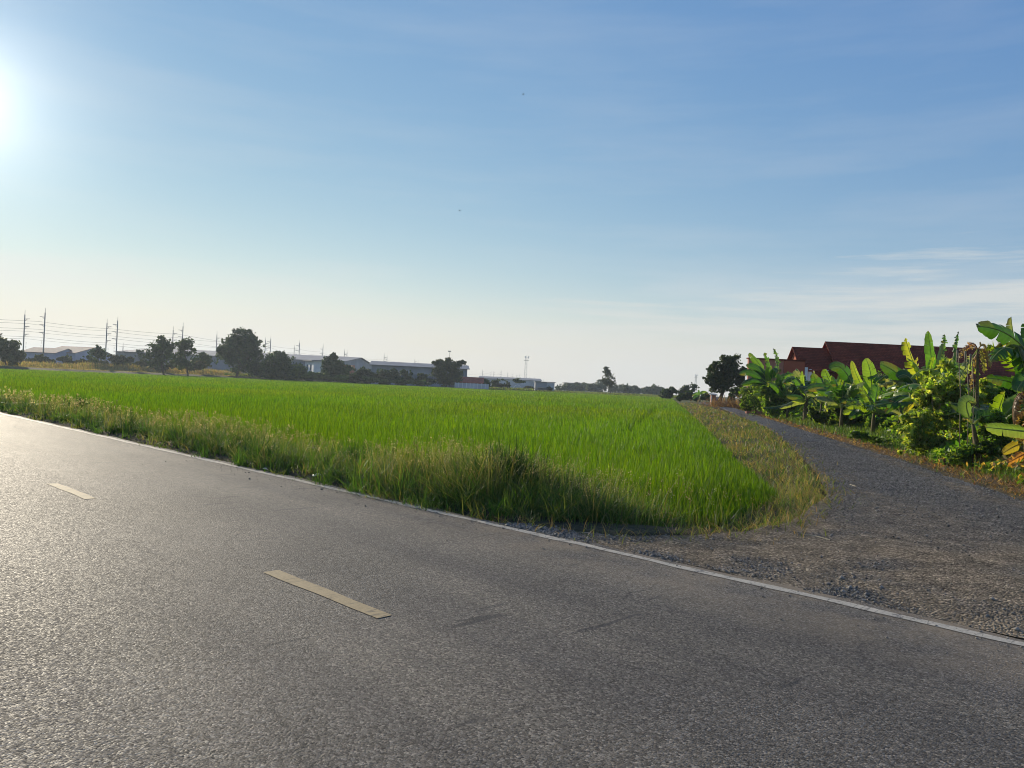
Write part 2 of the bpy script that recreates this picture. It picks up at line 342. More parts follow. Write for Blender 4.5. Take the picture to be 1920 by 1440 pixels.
# crumbs of dirt and grit along the road edge
def build_grit():
    ns = 1300; s = rng.uniform(-8, 14, ns); p = 6.35-np.abs(rng.normal(0, .5, ns)); x = RD[0]*s+RN[0]*p; y = RD[1]*s+RN[1]*p
    oc = np.array([(1, 0, 0), (0, 1, 0), (-1, 0, 0), (0, -1, 0), (0, 0, .7), (0, 0, -.7)], float); sz = rng.lognormal(-5.2, .45, ns)
    V = oc[None]*rng.uniform(.5, 1.3, (ns, 6, 1))*sz[:, None, None]+np.stack([x, y, sz*.4], -1)[:, None]
    t3 = np.array([(0, 1, 4), (1, 2, 4), (2, 3, 4), (3, 0, 4), (1, 0, 5), (2, 1, 5), (3, 2, 5), (0, 3, 5)])
    g = qmesh('grit', V.reshape(-1, 3), (np.arange(ns)[:, None, None]*6+t3[None]).reshape(-1, 3), M['stone']); tag(g, 'grit and dirt crumbs along the road edge', kind='stuff')
build_grit()
# ---------------------------------------------------------------- blades of grass
def blades(P, h, w, lean, col, Lv=3, tip=.15, seed=1, az=None):
    r = np.random.default_rng(seed); n = len(P); az = r.uniform(0, 6.283, n) if az is None else az; fa = r.uniform(0, 3.1416, n)
    t = np.linspace(0, 1, Lv); prof = np.maximum(1-t**1.6, tip); prof[0] = .75
    dx = np.cos(az)*lean; dy = np.sin(az)*lean
    cx = P[:, 0:1]+dx[:, None]*h[:, None]*(.35*t+.65*t*t)[None]; cy = P[:, 1:2]+dy[:, None]*h[:, None]*(.35*t+.65*t*t)[None]
    cz = P[:, 2:3]+h[:, None]*(t-.38*np.minimum(lean, 1.6)[:, None]*t*t)
    sx = np.cos(fa)[:, None]*w[:, None]*.5*prof[None]; sy = np.sin(fa)[:, None]*w[:, None]*.5*prof[None]
    V = np.stack([np.stack([cx-sx, cy-sy, cz], -1), np.stack([cx+sx, cy+sy, cz], -1)], 2).reshape(-1, 3)
    b = np.arange(n)[:, None]*2*Lv+np.arange(Lv-1)[None]*2
    Q = np.stack([b, b+1, b+3, b+2], -1).reshape(-1, 4)
    return V, Q, np.repeat(col, 2*Lv, 0)
def diamonds(Cn, size, col, seed=2, asp=.6, up=0.0):
    r = np.random.default_rng(seed); n = len(Cn); nrm = r.normal(0, 1, (n, 3)); nrm[:, 2] += up; nrm /= np.linalg.norm(nrm, axis=1)[:, None]
    a = np.cross(nrm, r.normal(0, 1, (n, 3))); a /= np.linalg.norm(a, axis=1)[:, None]; b = np.cross(nrm, a)
    s = size[:, None]; V = np.stack([Cn-a*s, Cn+b*s*asp-a*s*.1+nrm*s*.15, Cn+a*s, Cn-b*s*asp-a*s*.1+nrm*s*.15], 1).reshape(-1, 3)
    Q = np.arange(n)[:, None]*4+np.arange(4)[None]
    return V, Q, np.repeat(col, 4, 0)
def join(parts):
    V, Q, C = [], [], []; b = 0
    for v, q, c in parts: V.append(v); Q.append(q+b); C.append(c); b += len(v)
    return np.concatenate(V), np.concatenate(Q), np.concatenate(C)
def polar(n, r0, r1, a0=-38, a1=38, pw=0):
    r = np.exp(rng.uniform(math.log(r0), math.log(r1), n)); a = np.radians(rng.uniform(a0, a1, n))
    return np.stack([r*np.sin(a), r*np.cos(a)], 1)
def cmix(n, cols, wts, jit=.2):
    i = rng.choice(len(cols), n, p=np.array(wts)/sum(wts)); c = np.array(cols)[i]
    return c*(1+rng.normal(0, jit, (n, 1))).clip(.5, 1.6)*(1+rng.normal(0, .05, (n, 3)))
def build_rice():
    P = polar(640000, 8, 330, -40, 20); P = P[inside(P, RICE)]
    # a tractor line left bare through the crop
    line = [G(1165, 806, .3), G(1200, 783, .3), G(1228, 764, .3), G(1238, 756, .3)]; d = dist(P, line, False); P = P[d > rng.uniform(.0, .62, len(P))]
    n = len(P); r = np.hypot(P[:, 0], P[:, 1])
    big = vnoise(P, .25, 21); mid = vnoise(P, 1.1, 22)
    h = .50*(1+.10*big+.14*mid)+rng.normal(0, .07, n); h *= np.clip(.35+dist(P, RICE)/2.0, .35, 1)
    w = np.maximum(.0115, r*.0011)*rng.uniform(.5, 1.3, n)
    c = cmix(n, [(.122, .222, .007), (.092, .19, .007), (.168, .25, .012), (.052, .12, .007)], [5, 4, 1.5, 3.5], .18)
    c *= (1+.14*mid+.14*big)[:, None]; c[:, 0] *= 1+.22*vnoise(P, .12, 27)
    z = np.full(n, FZ-.02); V, Q, C = blades(np.column_stack([P, z]), h, w, np.abs(rng.normal(.18, .14, n)), c, 3, .12, 3)
    o = qmesh('rice_crop', V, Q, M['rice'], None, np.clip(C, .003, 1)); tag(o, 'dense bright green young rice filling the paddy field', kind='stuff')
build_rice()
def seed_stems(P, h, r, head, col_head, col_stem, seed, k=9, lean=.25):
    n = len(P); w = np.maximum(.003, r*.0006)
    az = rng.uniform(0, 6.28, n); ln = np.abs(rng.normal(lean, .12, n))
    V, Q, C = blades(P, h, w, ln, col_stem, 4, .6, seed, az)
    top = P+np.stack([np.cos(az)*ln*h, np.sin(az)*ln*h, h*(1-.38*ln)], 1)
    cc = np.repeat(top, k, 0)+np.stack([rng.normal(0, .02, n*k), rng.normal(0, .02, n*k), -rng.uniform(0, 1, n*k)*np.repeat(head, k)], 1)
    sz = np.maximum(np.repeat(r, k)*.0009, .009)*rng.uniform(.6, 1.3, n*k)
    return join([(V, Q, C), diamonds(cc, sz, np.repeat(col_head, k, 0)*(1+rng.normal(0, .2, (n*k, 1))), seed+1, .45)])
def build_verge():
    poly = EDGE+[G(1262, 753)]+[q for q in RICE[:14][::-1]]
    P = polar(330000, 7.5, 150, -44, 24); P = P[inside(P, poly)]; ins = inside(P, RICE); dr = dist(P, RICE); P = P[~ins | (dr < .5)]
    p = P[:, 0]*RN[0]+P[:, 1]*RN[1]; s = P[:, 0]*RD[0]+P[:, 1]*RD[1]
    de = dist(P, EDGE, False); right = P[:, 0] > 3.2
    left = s > 6
    # lush roadside strip
    n1 = vnoise(P, .9, 31); n2 = vnoise(P, 3.0, 32)
    grow = sstep(de+.35*n2, .0, 1.1)
    dens = np.where(right, .62+.5*n1, .3+.6*grow+.3*n1)
    dens = np.where((s < 6.2) & (~right), dens*(.06+sstep(de+.45*n2, .25, 1.9)), dens)
    k = rng.random(len(P)) < dens; P = P[k]; n = len(P); de = de[k]; right = right[k]; grow = grow[k]; n1 = n1[k]; n2 = n2[k]; s = s[k]
    r = np.hypot(P[:, 0], P[:, 1]); z = zground(P)-.01
    hh = np.where(right, .15+.12*rng.random(n)+.08*n1, np.where(s < 5.6, .1+.26*grow, .12+.36*grow)*(1+.4*n1+.8*vnoise(P, 2.1, 36))*rng.uniform(.5, 1.25, n)).clip(.05, 1.2)
    w = np.maximum(.009, r*np.where(right, .001, .0014))*rng.uniform(.45, 1.4, n)
    g = cmix(n, [(.085, .15, .03), (.11, .16, .05), (.055, .125, .022), (.14, .16, .075)], [4, 3, 3, 2], .2)
    dry = cmix(n, [(.27, .22, .11), (.22, .185, .09), (.16, .18, .065)], [3, 3, 3], .2)
    pd = np.where(right, .55+.35*n2+.25*n1, .62*np.exp(-de/.22)+.05+.1*n1); isd = rng.random(n) < pd
    c = np.where(isd[:, None], dry, g)
    lean = np.abs(rng.normal(.6, .4, n))+np.where(isd, .3, 0)
    tone = 1+.45*vnoise(P, 2.6, 38)+.25*vnoise(P, .7, 39); c = c*tone[:, None]
    A = blades(np.column_stack([P, z]), hh, w, lean, c, 4, .12, 33)
    parts = [A]
    # seed heads standing over the strip
    i = np.where((~right) & (grow > .55) & (s > 5))[0]; i = i[rng.random(len(i)) < .10+.12*n1[i]]; m = len(i)
    h = rng.uniform(.38, .82, m)*(1+.35*n1[i]); far_ = sstep(r[i], 18, 40)[:, None]
    ch = cmix(m, [(.3, .29, .21), (.22, .24, .15), (.33, .28, .24)], [3, 3, 2], .2)*(1+.6*far_)  # heads paler with distance: backlight put into their colour
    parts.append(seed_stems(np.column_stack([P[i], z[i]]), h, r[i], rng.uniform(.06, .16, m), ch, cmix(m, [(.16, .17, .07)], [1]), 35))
    i = np.where(right)[0]; i = i[rng.random(len(i)) < .012]; m = len(i)
    parts.append(seed_stems(np.column_stack([P[i], z[i]]), rng.uniform(.25, .5, m), r[i], rng.uniform(.04, .1, m), cmix(m, [(.3, .24, .14)], [1]), cmix(m, [(.2, .17, .08)], [1]), 37, 6))
    tc_ = polar(5200, 8, 60, -44, 16); tc_ = tc_[inside(tc_, poly)]; td = dist(tc_, EDGE, False); ts_ = tc_[:, 0]*RD[0]+tc_[:, 1]*RD[1]
    tk = (td > .12) & (ts_ > 5.7+.5*vnoise(tc_, 2.0, 79)) & (tc_[:, 0] < 3) & (rng.random(len(tc_)) < np.where(td < .9, .95, .5)); tc_ = tc_[tk]; td = td[tk]; m = len(tc_); nb = 26
    tcol = cmix(m, [(.05, .125, .02), (.085, .17, .03), (.03, .08, .015), (.15, .19, .06), (.21, .19, .09)], [4, 4, 3, 2, 1.2], .15); th_ = rng.uniform(.22, .62, m)*np.clip(.5+td, .5, 1.15)
    P = np.repeat(tc_, nb, 0)+rng.normal(0, .07, (m*nb, 2)); r = np.hypot(P[:, 0], P[:, 1])
    parts.append(blades(np.column_stack([P, zground(P)-.02]), np.repeat(th_, nb)*rng.uniform(.5, 1.15, m*nb), np.maximum(.014, r*.0013)*rng.uniform(.5, 1.3, m*nb), np.abs(rng.normal(.8, .45, m*nb)), np.repeat(tcol, nb, 0)*(1+rng.normal(0, .12, (m*nb, 1))), 5, .1, 73))
    P = polar(160000, 7.5, 120, -8, 26); de = dist(P, EDGE[4:], False); p_ = P[:, 0]*RN[0]+P[:, 1]*RN[1]
    k = (~inside(P, poly)) & (p_ > 6.33) & (de < .9) & (rng.random(len(P)) < .75*np.exp(-de/.22)*(.6+.8*vnoise(P, 3.5, 71)).clip(0, 2)); P = P[k]; n = len(P); r = np.hypot(P[:, 0], P[:, 1])
    c = cmix(n, [(.25, .19, .1), (.17, .13, .07), (.1, .14, .035), (.13, .17, .05)], [3, 2, 3, 2], .2)
    parts.append(blades(np.column_stack([P, np.full(n, -.01)]), rng.uniform(.05, .24, n), np.maximum(.008, r*.0011)*rng.uniform(.5, 1.4, n), rng.uniform(.2, 2.2, n), c, 4, .12, 72))
    V, Q, C = join(parts); o = qmesh('verge_grass', V, Q, M['grass'], None, np.clip(C, .004, 1)); tag(o, 'wild seeding grass on the verge between road and paddy', kind='stuff')
build_verge()
def build_right_verge():
    pts = np.array(TR[4:]); off = [(9, -1), (9, 0), (8, 1), (7, 1), (7, 2), (8, 3), (10, 4), (12, 6)]
    poly = [tuple(q-np.array((.15, 0))) for q in pts]+[tuple(pts[i]+np.array(off[i])) for i in range(len(pts))][::-1]
    P = polar(330000, 9, 150, 8, 46); P = P[inside(P, poly)]; de = dist(P, TR[4:], False); n2 = vnoise(P, 2.2, 41); n1 = vnoise(P, .6, 42)
    k = rng.random(len(P)) < .5+.5*n2+.2*sstep(de, .3, 1.5); P = P[k]; de = de[k]; n1 = n1[k]; n2 = n2[k]; n = len(P); r = np.hypot(P[:, 0], P[:, 1])
    nearst = 1-sstep(r, 17, 22)
    pd = (.95-.75*sstep(de, .4, 1.6)*(1-.75*nearst)+.2*n2); isd = rng.random(n) < pd
    h = np.where(isd, rng.uniform(.05, .2, n), rng.uniform(.12, .42, n)*(1+.4*n1))*np.clip(.4+de, .4, 1)
    c = np.where(isd[:, None], cmix(n, [(.3, .2, .1), (.22, .13, .065), (.36, .26, .14), (.12, .08, .05)], [3, 3, 1, 2], .22), cmix(n, [(.08, .15, .025), (.12, .17, .04), (.05, .11, .02)], [3, 2, 2], .2))
    lean = np.where(isd, rng.uniform(.6, 2.6, n), np.abs(rng.normal(.5, .3, n)))
    V, Q, C = blades(np.column_stack([P, zground(P)]), h, np.maximum(.009, r*.0008)*rng.uniform(.6, 1.6, n), lean, c, 4, .12, 43)
    # fallen dry leaves
    i = rng.choice(n, min(n, 5200), False); i = i[(de[i] < 3) & (rng.random(len(i)) < .75)]
    D = diamonds(np.column_stack([P[i], zground(P[i])+.04]), np.maximum(.05, r[i]*.002)*rng.uniform(.5, 1.5, len(i)), cmix(len(i), [(.26, .15, .075), (.36, .26, .16), (.15, .09, .05)], [3, 2, 2]), 44, .35, 1.2)
    V, Q, C = join([(V, Q, C), D]); o = qmesh('dry_verge_grass', V, Q, M['grass'], None, np.clip(C, .004, 1)); tag(o, 'dry straw litter and short grass beside the gravel track', kind='stuff')
build_right_verge()
def build_reeds():
    n = 26000; px = rng.uniform(-40, 450, n); t = rng.random(n); Y = np.interp(px, [-40, 0, 250, 440], [196, 214, 243, 288])+.5+t*37
    P = np.stack([(px-960)/F*Y, Y], 1); nn = vnoise(P, .12, 51)+.5*vnoise(P, .4, 52); k = rng.random(n) < .55+.5*nn+.25*(px > 150); P = P[k]; n = len(P); t = t[k]; px = px[k]
    h = (.25+2.3*sstep(t, .12, .5))*(1+.35*vnoise(P, .3, 53))*rng.uniform(.6, 1.1, n)*np.where(px > 150, 1.0, .8)
    c = cmix(n, [(.33, .26, .14), (.25, .19, .1), (.16, .17, .07), (.1, .13, .04)], [4, 3, 2, 2], .2)
    V, Q, C = blades(np.column_stack([P, zground(P)-.05]), h, rng.uniform(.16, .34, n), np.abs(rng.normal(.3, .2, n)), c, 3, .25, 54)
    o = qmesh('dry_reeds', V, Q, M['grass'], None, np.clip(C, .004, 1)); tag(o, 'tall dry straw coloured reeds on the bank beyond the paddy', kind='stuff')
build_reeds()
# far low growth along the remaining field edge and beyond
def build_far_growth():
    n = 42000; px = rng.uniform(420, 1300, n); t = rng.random(n); Y = np.interp(px, [420, 700, 1200, 1300], [288, 303, 306, 296])+2+t**2*260
    P = np.stack([(px-960)/F*Y, Y], 1); h = rng.uniform(.4, 1.5, n)*(1+.5*vnoise(P, .1, 61))*np.where(px > 1000, .6, 1.)
    c = cmix(n, [(.1, .16, .03), (.14, .17, .05), (.06, .11, .02), (.2, .18, .08)], [3, 3, 3, 1], .2)
    V, Q, C = blades(np.column_stack([P, zground(P)-.05]), h, rng.uniform(.25, .6, n), np.abs(rng.normal(.4, .3, n)), c, 3, .3, 62)
    o = qmesh('field_edge_weeds', V, Q, M['grass'], None, np.clip(C, .004, 1)); tag(o, 'low green weeds beyond the end of the paddy', kind='stuff')
build_far_growth()
# ---------------------------------------------------------------- dark grass clumps and litter
def clump(px, py, n, hmax, label, col, sp_=1.0):
    x, y = G(px, py); t = thing('grass_clump', (x, y, -.05), label, 'grass clump', 'dark grass clumps on the verge')
    a = rng.uniform(0, 6.28, n); rr = np.abs(rng.normal(0, .17, n))*sp_; P = np.stack([x+np.cos(a)*rr*1.5, y+np.sin(a)*rr, np.full(n, -.1)], 1)
    V, Q, C = blades(P, hmax*rng.uniform(.45, 1.05, n), rng.uniform(.014, .032, n), np.abs(rng.normal(.55, .4, n)), cmix(n, col, [1]*len(col), .2), 6, .08, int(px))
    qmesh('blades', V, Q, M['grass'], t, C)
DG = [(.022, .06, .016), (.03, .075, .02), (.018, .045, .015)]
clump(948, 936, 1500, 1.02, 'tall dark green grass clump standing over the verge beside the paddy', DG, 1.05)
clump(1068, 946, 700, .62, 'lower dark green grass clump right of the tall one', DG)
clump(662, 872, 500, .6, 'mid green tuft of broad blades near the white line', [(.05, .12, .02), (.035, .085, .02)])
clump(150, 770, 380, .8, 'small dark tuft low on the far verge', DG)
def scrap(px, py, s, label, z=.03, mat='scrap', name='litter_scrap'):
    x, y = G(px, py); mb = MB(); vs = []
    for k in range(5):
        for j in range(4): vs.append((x+s*(k/4-.5)+rng.normal(0, s*.08), y+s*(j/3-.5)*.7+rng.normal(0, s*.08), z+abs(rng.normal(0, s*.22))))
    mb.add(vs, [(k*4+j, k*4+4+j, k*4+5+j, k*4+1+j) for k in range(4) for j in range(3)])
    o = mb.build(name, M[mat]); tag(o, label, 'litter')
scrap(1397, 768, .75, 'white plastic bag lying by the brown heap near the tree', .12, 'scrap', 'plastic_bag')
scrap(497, 884, .08, 'small pale scrap beside the white line where the verge is thick')
scrap(592, 897, .12, 'crumpled pale paper scrap at the foot of the verge grass')
scrap(589, 866, .09, 'tiny white scrap caught up in the verge grass', .25)
scrap(812, 944, .07, 'small white scrap at the road edge below the dark clump')
scrap(1075, 952, .12, 'pale scrap under the lower dark grass clump', .04)
def twig(pts, r, label):
    mb = MB(); mb.tube([(*G(*p), .012) for p in pts], r, 5); tag(mb.build('twig', M['twig']), label, 'twig')
twig([(1594, 910), (1601, 912), (1605, 913)], .012, 'short pale stick lying on the dark gravel')
twig([(1505, 1003), (1530, 1007), (1556, 1014)], .006, 'long thin twig at the edge of the sandy mouth')
# ---------------------------------------------------------------- trees and bushes
def n3(P, s, seed):
    r = np.random.default_rng(seed); o = np.zeros(len(P))
    for k in range(9):
        d = r.normal(0, 1, 3); d /= np.linalg.norm(d); o += np.sin(P@d*s*r.uniform(.6, 2.0)+r.uniform(0, 6.28))
    return o/3
def tree(name, label, cat, bpx, Y, blobs, n, leaf, cols, group=None, trunk=.0, z0=None, gap=-.55, mat='leaf', lumps=12, bark='bark', depth=1.0, base=None, hollow=False):
    """blobs are ellipsoids given by centre and radii measured on the photograph at depth Y"""
    seed = int(bpx*7+Y*3) % 99991; r = np.random.default_rng(seed)
    bx = (bpx-960)/F*Y; gz = -.2 if z0 is None else z0
    t = thing(name, (bx, Y, gz), label, cat, group)
    pts = []; vol = np.array([b[2]*b[3]*min(b[2], b[3]) for b in blobs], float)**.7; vol /= vol.sum(); cen = []
    if 270 <= Y <= 300 and cat in ('bush', 'tree'): blobs = [(q[0], q[1], q[2]*1.16, q[3]*1.12) for q in blobs]
    for b, f in zip(blobs, vol):
        c = at(b[0], b[1], Y); rx = b[2]*Y/F; rz = b[3]*Y/F; ry = (rx if rx < 1.6*rz else 1.3*rz)*depth; oy = r.uniform(-.25, .25)*ry; cen.append((c.x, c.y+oy, c.z, rx, rz))
        # every mass breaks up into lumps of its own
        for q in range(lumps):
            d = r.normal(0, 1, 3); d /= np.linalg.norm(d); e = r.uniform(.45, .85); lr = r.uniform(.25, .52)
            m = max(8, int(n*f/lumps)); u = r.normal(0, 1, (m, 3)); u /= np.linalg.norm(u, axis=1)[:, None]; u *= (r.random(m)**(.15 if hollow else .45))[:, None]
            pts.append(np.array((c.x, c.y+oy, c.z))+(d*e+u*lr)*np.array((rx, ry, rz)))
        m = int(n*f*(.08 if hollow else .5)); u = r.normal(0, 1, (m, 3)); u /= np.linalg.norm(u, axis=1)[:, None]; u *= (r.random(m)**.5*.8)[:, None]
        pts.append(np.array((c.x, c.y+oy, c.z))+u*np.array((rx, ry, rz)))
    for k in range(len(blobs)*7):                 # twigs that stick out of the outline
        c = cen[r.integers(len(cen))]; d = r.normal(0, 1, 3); d /= np.linalg.norm(d); d[2] = abs(d[2])*.9-.2; m = max(5, n//400)
        pts.append(np.array(c[:3])+d*np.array((c[3], c[3], c[4]))*(r.uniform(.8, 1.28)+r.normal(0, .05, (m, 1)))+r.normal(0, .07, (m, 3))*c[4])
    P = np.concatenate(pts); sc_ = np.mean([c[3] for c in cen]); P = P[n3(P, 2.6/max(sc_, .3), seed) > gap]; P = P[P[:, 2] > gz+.05]
    i = r.choice(len(cols), len(P)); c = np.array(cols)[i]*(1+r.normal(0, .18, (len(P), 1)))*(1+.22*n3(P, 2.0/max(sc_, .3), seed+5)[:, None])
    V, Q, C = diamonds(P, leaf*r.uniform(.6, 1.35, len(P)), c, seed, .55, .35)
    qmesh('crown', V, Q, M[mat], t, np.clip(C, .004, 1))
    if trunk > 0:
        mb = MB(); b0 = Vector((bx if base is None else (base-960)/F*Y, Y, gz-.2)); top = Vector(cen[0][:3])
        mid = b0.lerp(top, .45)+Vector((r.uniform(-.3, .3)*trunk*2, 0, 0))
        mb.tube([b0, b0.lerp(mid, .5), mid, top], [trunk*1.25, trunk, trunk*.8, trunk*.35], 7)
        for c in cen[1:]:
            e = Vector(c[:3]); mb.tube([mid.lerp(top, .1), mid.lerp(e, .5)+Vector((0, 0, .1*c[4])), e], [trunk*.5, trunk*.35, trunk*.12], 5)
        mb.build('trunk', M[bark], t, True)
    return t
DK = [(.035, .066, .018), (.045, .082, .02), (.026, .05, .015), (.07, .1, .03)]; MD = [(.045, .08, .02), (.06, .1, .025), (.035, .06, .018)]; LT = [(.09, .15, .03), (.12, .17, .045), (.06, .1, .025)]
OL = [(.06, .08, .025), (.08, .09, .03), (.045, .06, .02)]
tree('tree', 'bushy grey green tree cut by the left edge of the photo', 'tree', 14, 226, [(8, 655, 20, 22), (26, 648, 14, 16), (-8, 650, 22, 22), (22, 672, 18, 16), (38, 668, 8, 14)], 3600, .42, OL, None, .25)
tree('shrub', 'dark rounded shrub between the warehouses and the first bracketed pole pair', 'shrub', 182, 262, [(182, 660, 14, 12), (172, 670, 12, 10), (192, 666, 9, 10), (180, 652, 7, 6)], 1500, .4, MD)
tree('shrub', 'low brown thatch coloured bush right of the small blue shed', 'shrub', 228, 262, [(222, 673, 18, 9), (243, 674, 8, 6)], 900, .4, [(.06, .055, .03), (.05, .06, .025)])
tree('tree', 'open crowned tree, left one of the pair beside the dry reeds', 'tree', 307, 250, [(300, 650, 19, 20), (283, 655, 15, 14), (316, 656, 12, 22), (306, 635, 12, 9), (278, 668, 9, 9), (303, 672, 18, 12), (290, 682, 24, 9), (318, 681, 16, 9)], 3400, .38, DK, None, .3, gap=-.38, base=308)
tree('tree', 'open crowned tree, right one of the pair beside the dry reeds', 'tree', 352, 252, [(346, 652, 16, 18), (338, 668, 12, 14), (354, 645, 10, 12), (345, 678, 16, 10), (336, 684, 16, 7), (354, 684, 12, 7), (350, 660, 16, 18)], 2600, .38, DK, None, .28, gap=-.38, base=353)
tree('tree', 'small pale tree behind and left of the open crowned pair', 'tree', 266, 330, [(266, 668, 10, 10), (262, 662, 6, 7)], 600, .5, MD, None, .2)
tree('tree', 'small layered tree between the pair and the big dark tree', 'tree', 381, 290, [(381, 668, 8, 8), (378, 680, 14, 7), (390, 676, 8, 8), (366, 678, 8, 8)], 1300, .45, DK, None, .2)
tree('tree', 'big dark bushy tree, tallest of the trees left of the warehouses', 'tree', 443, 282, [(452, 652, 30, 28), (456, 634, 20, 17), (440, 644, 18, 18), (472, 645, 16, 18), (435, 660, 22, 24), (470, 668, 20, 28), (423, 670, 15, 18), (448, 684, 34, 18), (478, 690, 18, 16), (414, 656, 7, 10), (447, 622, 9, 5), (464, 622, 8, 5)], 9500, .42, DK, None, .45, gap=-.7, base=443)
tree('bush', 'wide dark bush joined to the right side of the tallest dark tree', 'bush', 518, 284, [(512, 686, 26, 24), (530, 676, 17, 16), (500, 694, 22, 16), (528, 668, 9, 9), (538, 694, 12, 16), (520, 664, 7, 6)], 5200, .42, DK, gap=-.75)
tree('bush', 'yellow green topped bush in front of the white two window office', 'bush', 558, 280, [(558, 695, 14, 14), (554, 688, 10, 8), (568, 694, 9, 9), (560, 704, 18, 8)], 2200, .38, MD+[(.12, .17, .03)])
tree('bush', 'steep dark conical bush covering the right part of the grey shed', 'bush', 626, 280, [(626, 686, 17, 15), (625, 672, 9, 9), (613, 682, 9, 11), (638, 697, 18, 11), (616, 698, 14, 10), (650, 692, 12, 8), (626, 666, 4, 5)], 4200, .4, DK, gap=-.75)
tree('bush', 'low light green bramble bank below the office', 'bush', 600, 276, [(585, 703, 14, 6), (603, 704, 14, 6), (620, 706, 14, 5), (576, 702, 9, 6), (640, 708, 14, 5), (612, 701, 4, 5)], 2600, .34, LT)
tree('bush', 'dark round bush just left of the long grey wall', 'bush', 682, 286, [(682, 697, 10, 8), (672, 703, 12, 7), (693, 704, 9, 8), (661, 706, 12, 6)], 1800, .4, DK)
tree('bush', 'largest round dark bush in front of the long grey wall', 'bush', 722, 284, [(720, 702, 13, 11), (739, 702, 10, 10), (730, 709, 20, 8), (708, 708, 9, 8), (738, 695, 5, 4)], 2800, .4, DK, gap=-.75)
tree('bush', 'dark bush with a ragged top beside the pale panel of the long wall', 'bush', 761, 286, [(761, 704, 10, 9), (757, 698, 6, 5), (768, 701, 5, 6), (762, 711, 12, 6)], 1500, .4, DK)
tree('palm', 'short spreading palm left of the bamboo-like tree', 'palm', 791, 288, [(791, 703, 8, 4), (786, 705, 5, 4), (797, 706, 5, 5), (791, 711, 6, 7)], 900, .38, OL, None, .15)
tree('bush', 'light green weeds at the foot of the long grey wall', 'bush', 745, 281, [(700, 713, 14, 4), (718, 715, 12, 4), (745, 716, 14, 4), (770, 717, 14, 4), (795, 717, 14, 5), (688, 710, 10, 4)], 2000, .32, LT)
tree('tree', 'feathery bamboo-like tree in front of the end of the long shed', 'tree', 838, 286, [(836, 700, 20, 20), (828, 690, 14, 14), (842, 684, 13, 12), (820, 704, 12, 14), (852, 704, 14, 16), (858, 684, 9, 7), (866, 679, 6, 5), (824, 677, 6, 5), (815, 681, 5, 4), (840, 675, 7, 5), (871, 681, 4, 4), (838, 714, 24, 8)], 6500, .34, [(.04, .06, .018), (.055, .075, .022), (.03, .045, .015), (.09, .1, .03)], None, .2, gap=-.62, depth=.9)
tree('shrub', 'dark shrub at the right end of the low bluish wall', 'shrub', 912, 292, [(911, 715, 6, 5), (915, 721, 6, 6), (908, 718, 4, 4)], 700, .36, DK)
for px, y, w, h, lab, cs in ((926, 720, 8, 6, 'small brown and green shrub right of the bluish wall', OL), (937, 723, 7, 6, 'reddish shrub in the far yard beside the bluish wall', [(.09, .06, .04), (.06, .06, .03)]), (950, 722, 8, 6, 'olive shrub just left of the white hooped shelter', OL), (940, 714, 12, 4, 'hazy green tree standing below the far long roof', MD), (974, 713, 12, 6, 'dark green shrub behind the white hooped shelter', DK), (992, 727, 9, 4, 'purplish shrub between the hooped shelter and the grey box building', [(.08, .07, .06), (.06, .06, .04)]), (1030, 729, 5, 5, 'dark little shrub in front of the pale box building', DK)):
    tree('shrub', lab, 'shrub', px, 330, [(px, y, w, h), (px-w*.5, y+h*.3, w*.6, h*.7), (px+w*.5, y+h*.35, w*.6, h*.6)], 700, .42, cs)
tree('tree', 'tall thin lone tree rising above the far hazy woods', 'tree', 1142, 340, [(1140, 712, 11, 11), (1138, 698, 8, 8), (1146, 719, 9, 9), (1134, 718, 8, 8), (1143, 704, 8, 8), (1148, 712, 6, 7), (1137, 691, 5, 4)], 2600, .36, [(.05, .07, .03), (.07, .085, .035)], None, .22, gap=-.3, lumps=9, base=1146)
HZ = [(.045, .07, .03), (.06, .085, .035)]
for k, (px, top, w) in enumerate([(1052, 722, 12), (1068, 721, 13), (1083, 718, 10), (1097, 721, 14), (1113, 721, 14), (1126, 714, 13), (1150, 724, 11), (1161, 722, 13), (1176, 724, 12), (1189, 725, 9), (1193, 728, 12), (1208, 729, 9), (1216, 728, 11), (1226, 723, 11), (1238, 728, 12)]):
    top -= 3; b = hor(px)+2; h = b-top
    tree('tree', 'blue grey hazy tree in the low wood across the far end of the paddy', 'tree', px, 520+14*(k % 4), [(px, top+h*.45, w*.95, h*.5), (px-w*.45, top+h*.65, w*.6, h*.38), (px+w*.45, top+h*.6, w*.6, h*.42), (px, top+h*.85, w, h*.3)], 900, .6, HZ, 'hazy trees across the far end of the paddy', .0, gap=-.9)
tree('bush', 'dense dark bush where the paddy edge meets the track', 'bush', 1252, 215, [(1248, 738, 11, 9), (1262, 736, 12, 10), (1255, 743, 15, 6)], 2200, .34, DK, gap=-.9)
tree('tree', 'grey green round tree behind the shrubs at the far bend of the track', 'tree', 1292, 250, [(1290, 731, 14, 11), (1298, 727, 10, 9), (1282, 736, 10, 8)], 1900, .38, HZ, None, .25)
tree('bush', 'olive shrub beside the paddy corner left of the distant banana', 'bush', 1288, 170, [(1280, 744, 10, 7), (1292, 741, 10, 9), (1302, 745, 10, 7), (1274, 747, 7, 5)], 2000, .26, OL+MD)
tree('bush', 'green shrub between the distant banana and the pink hut', 'bush', 1326, 158, [(1326, 742, 9, 8), (1318, 745, 8, 6)], 1100, .24, MD)
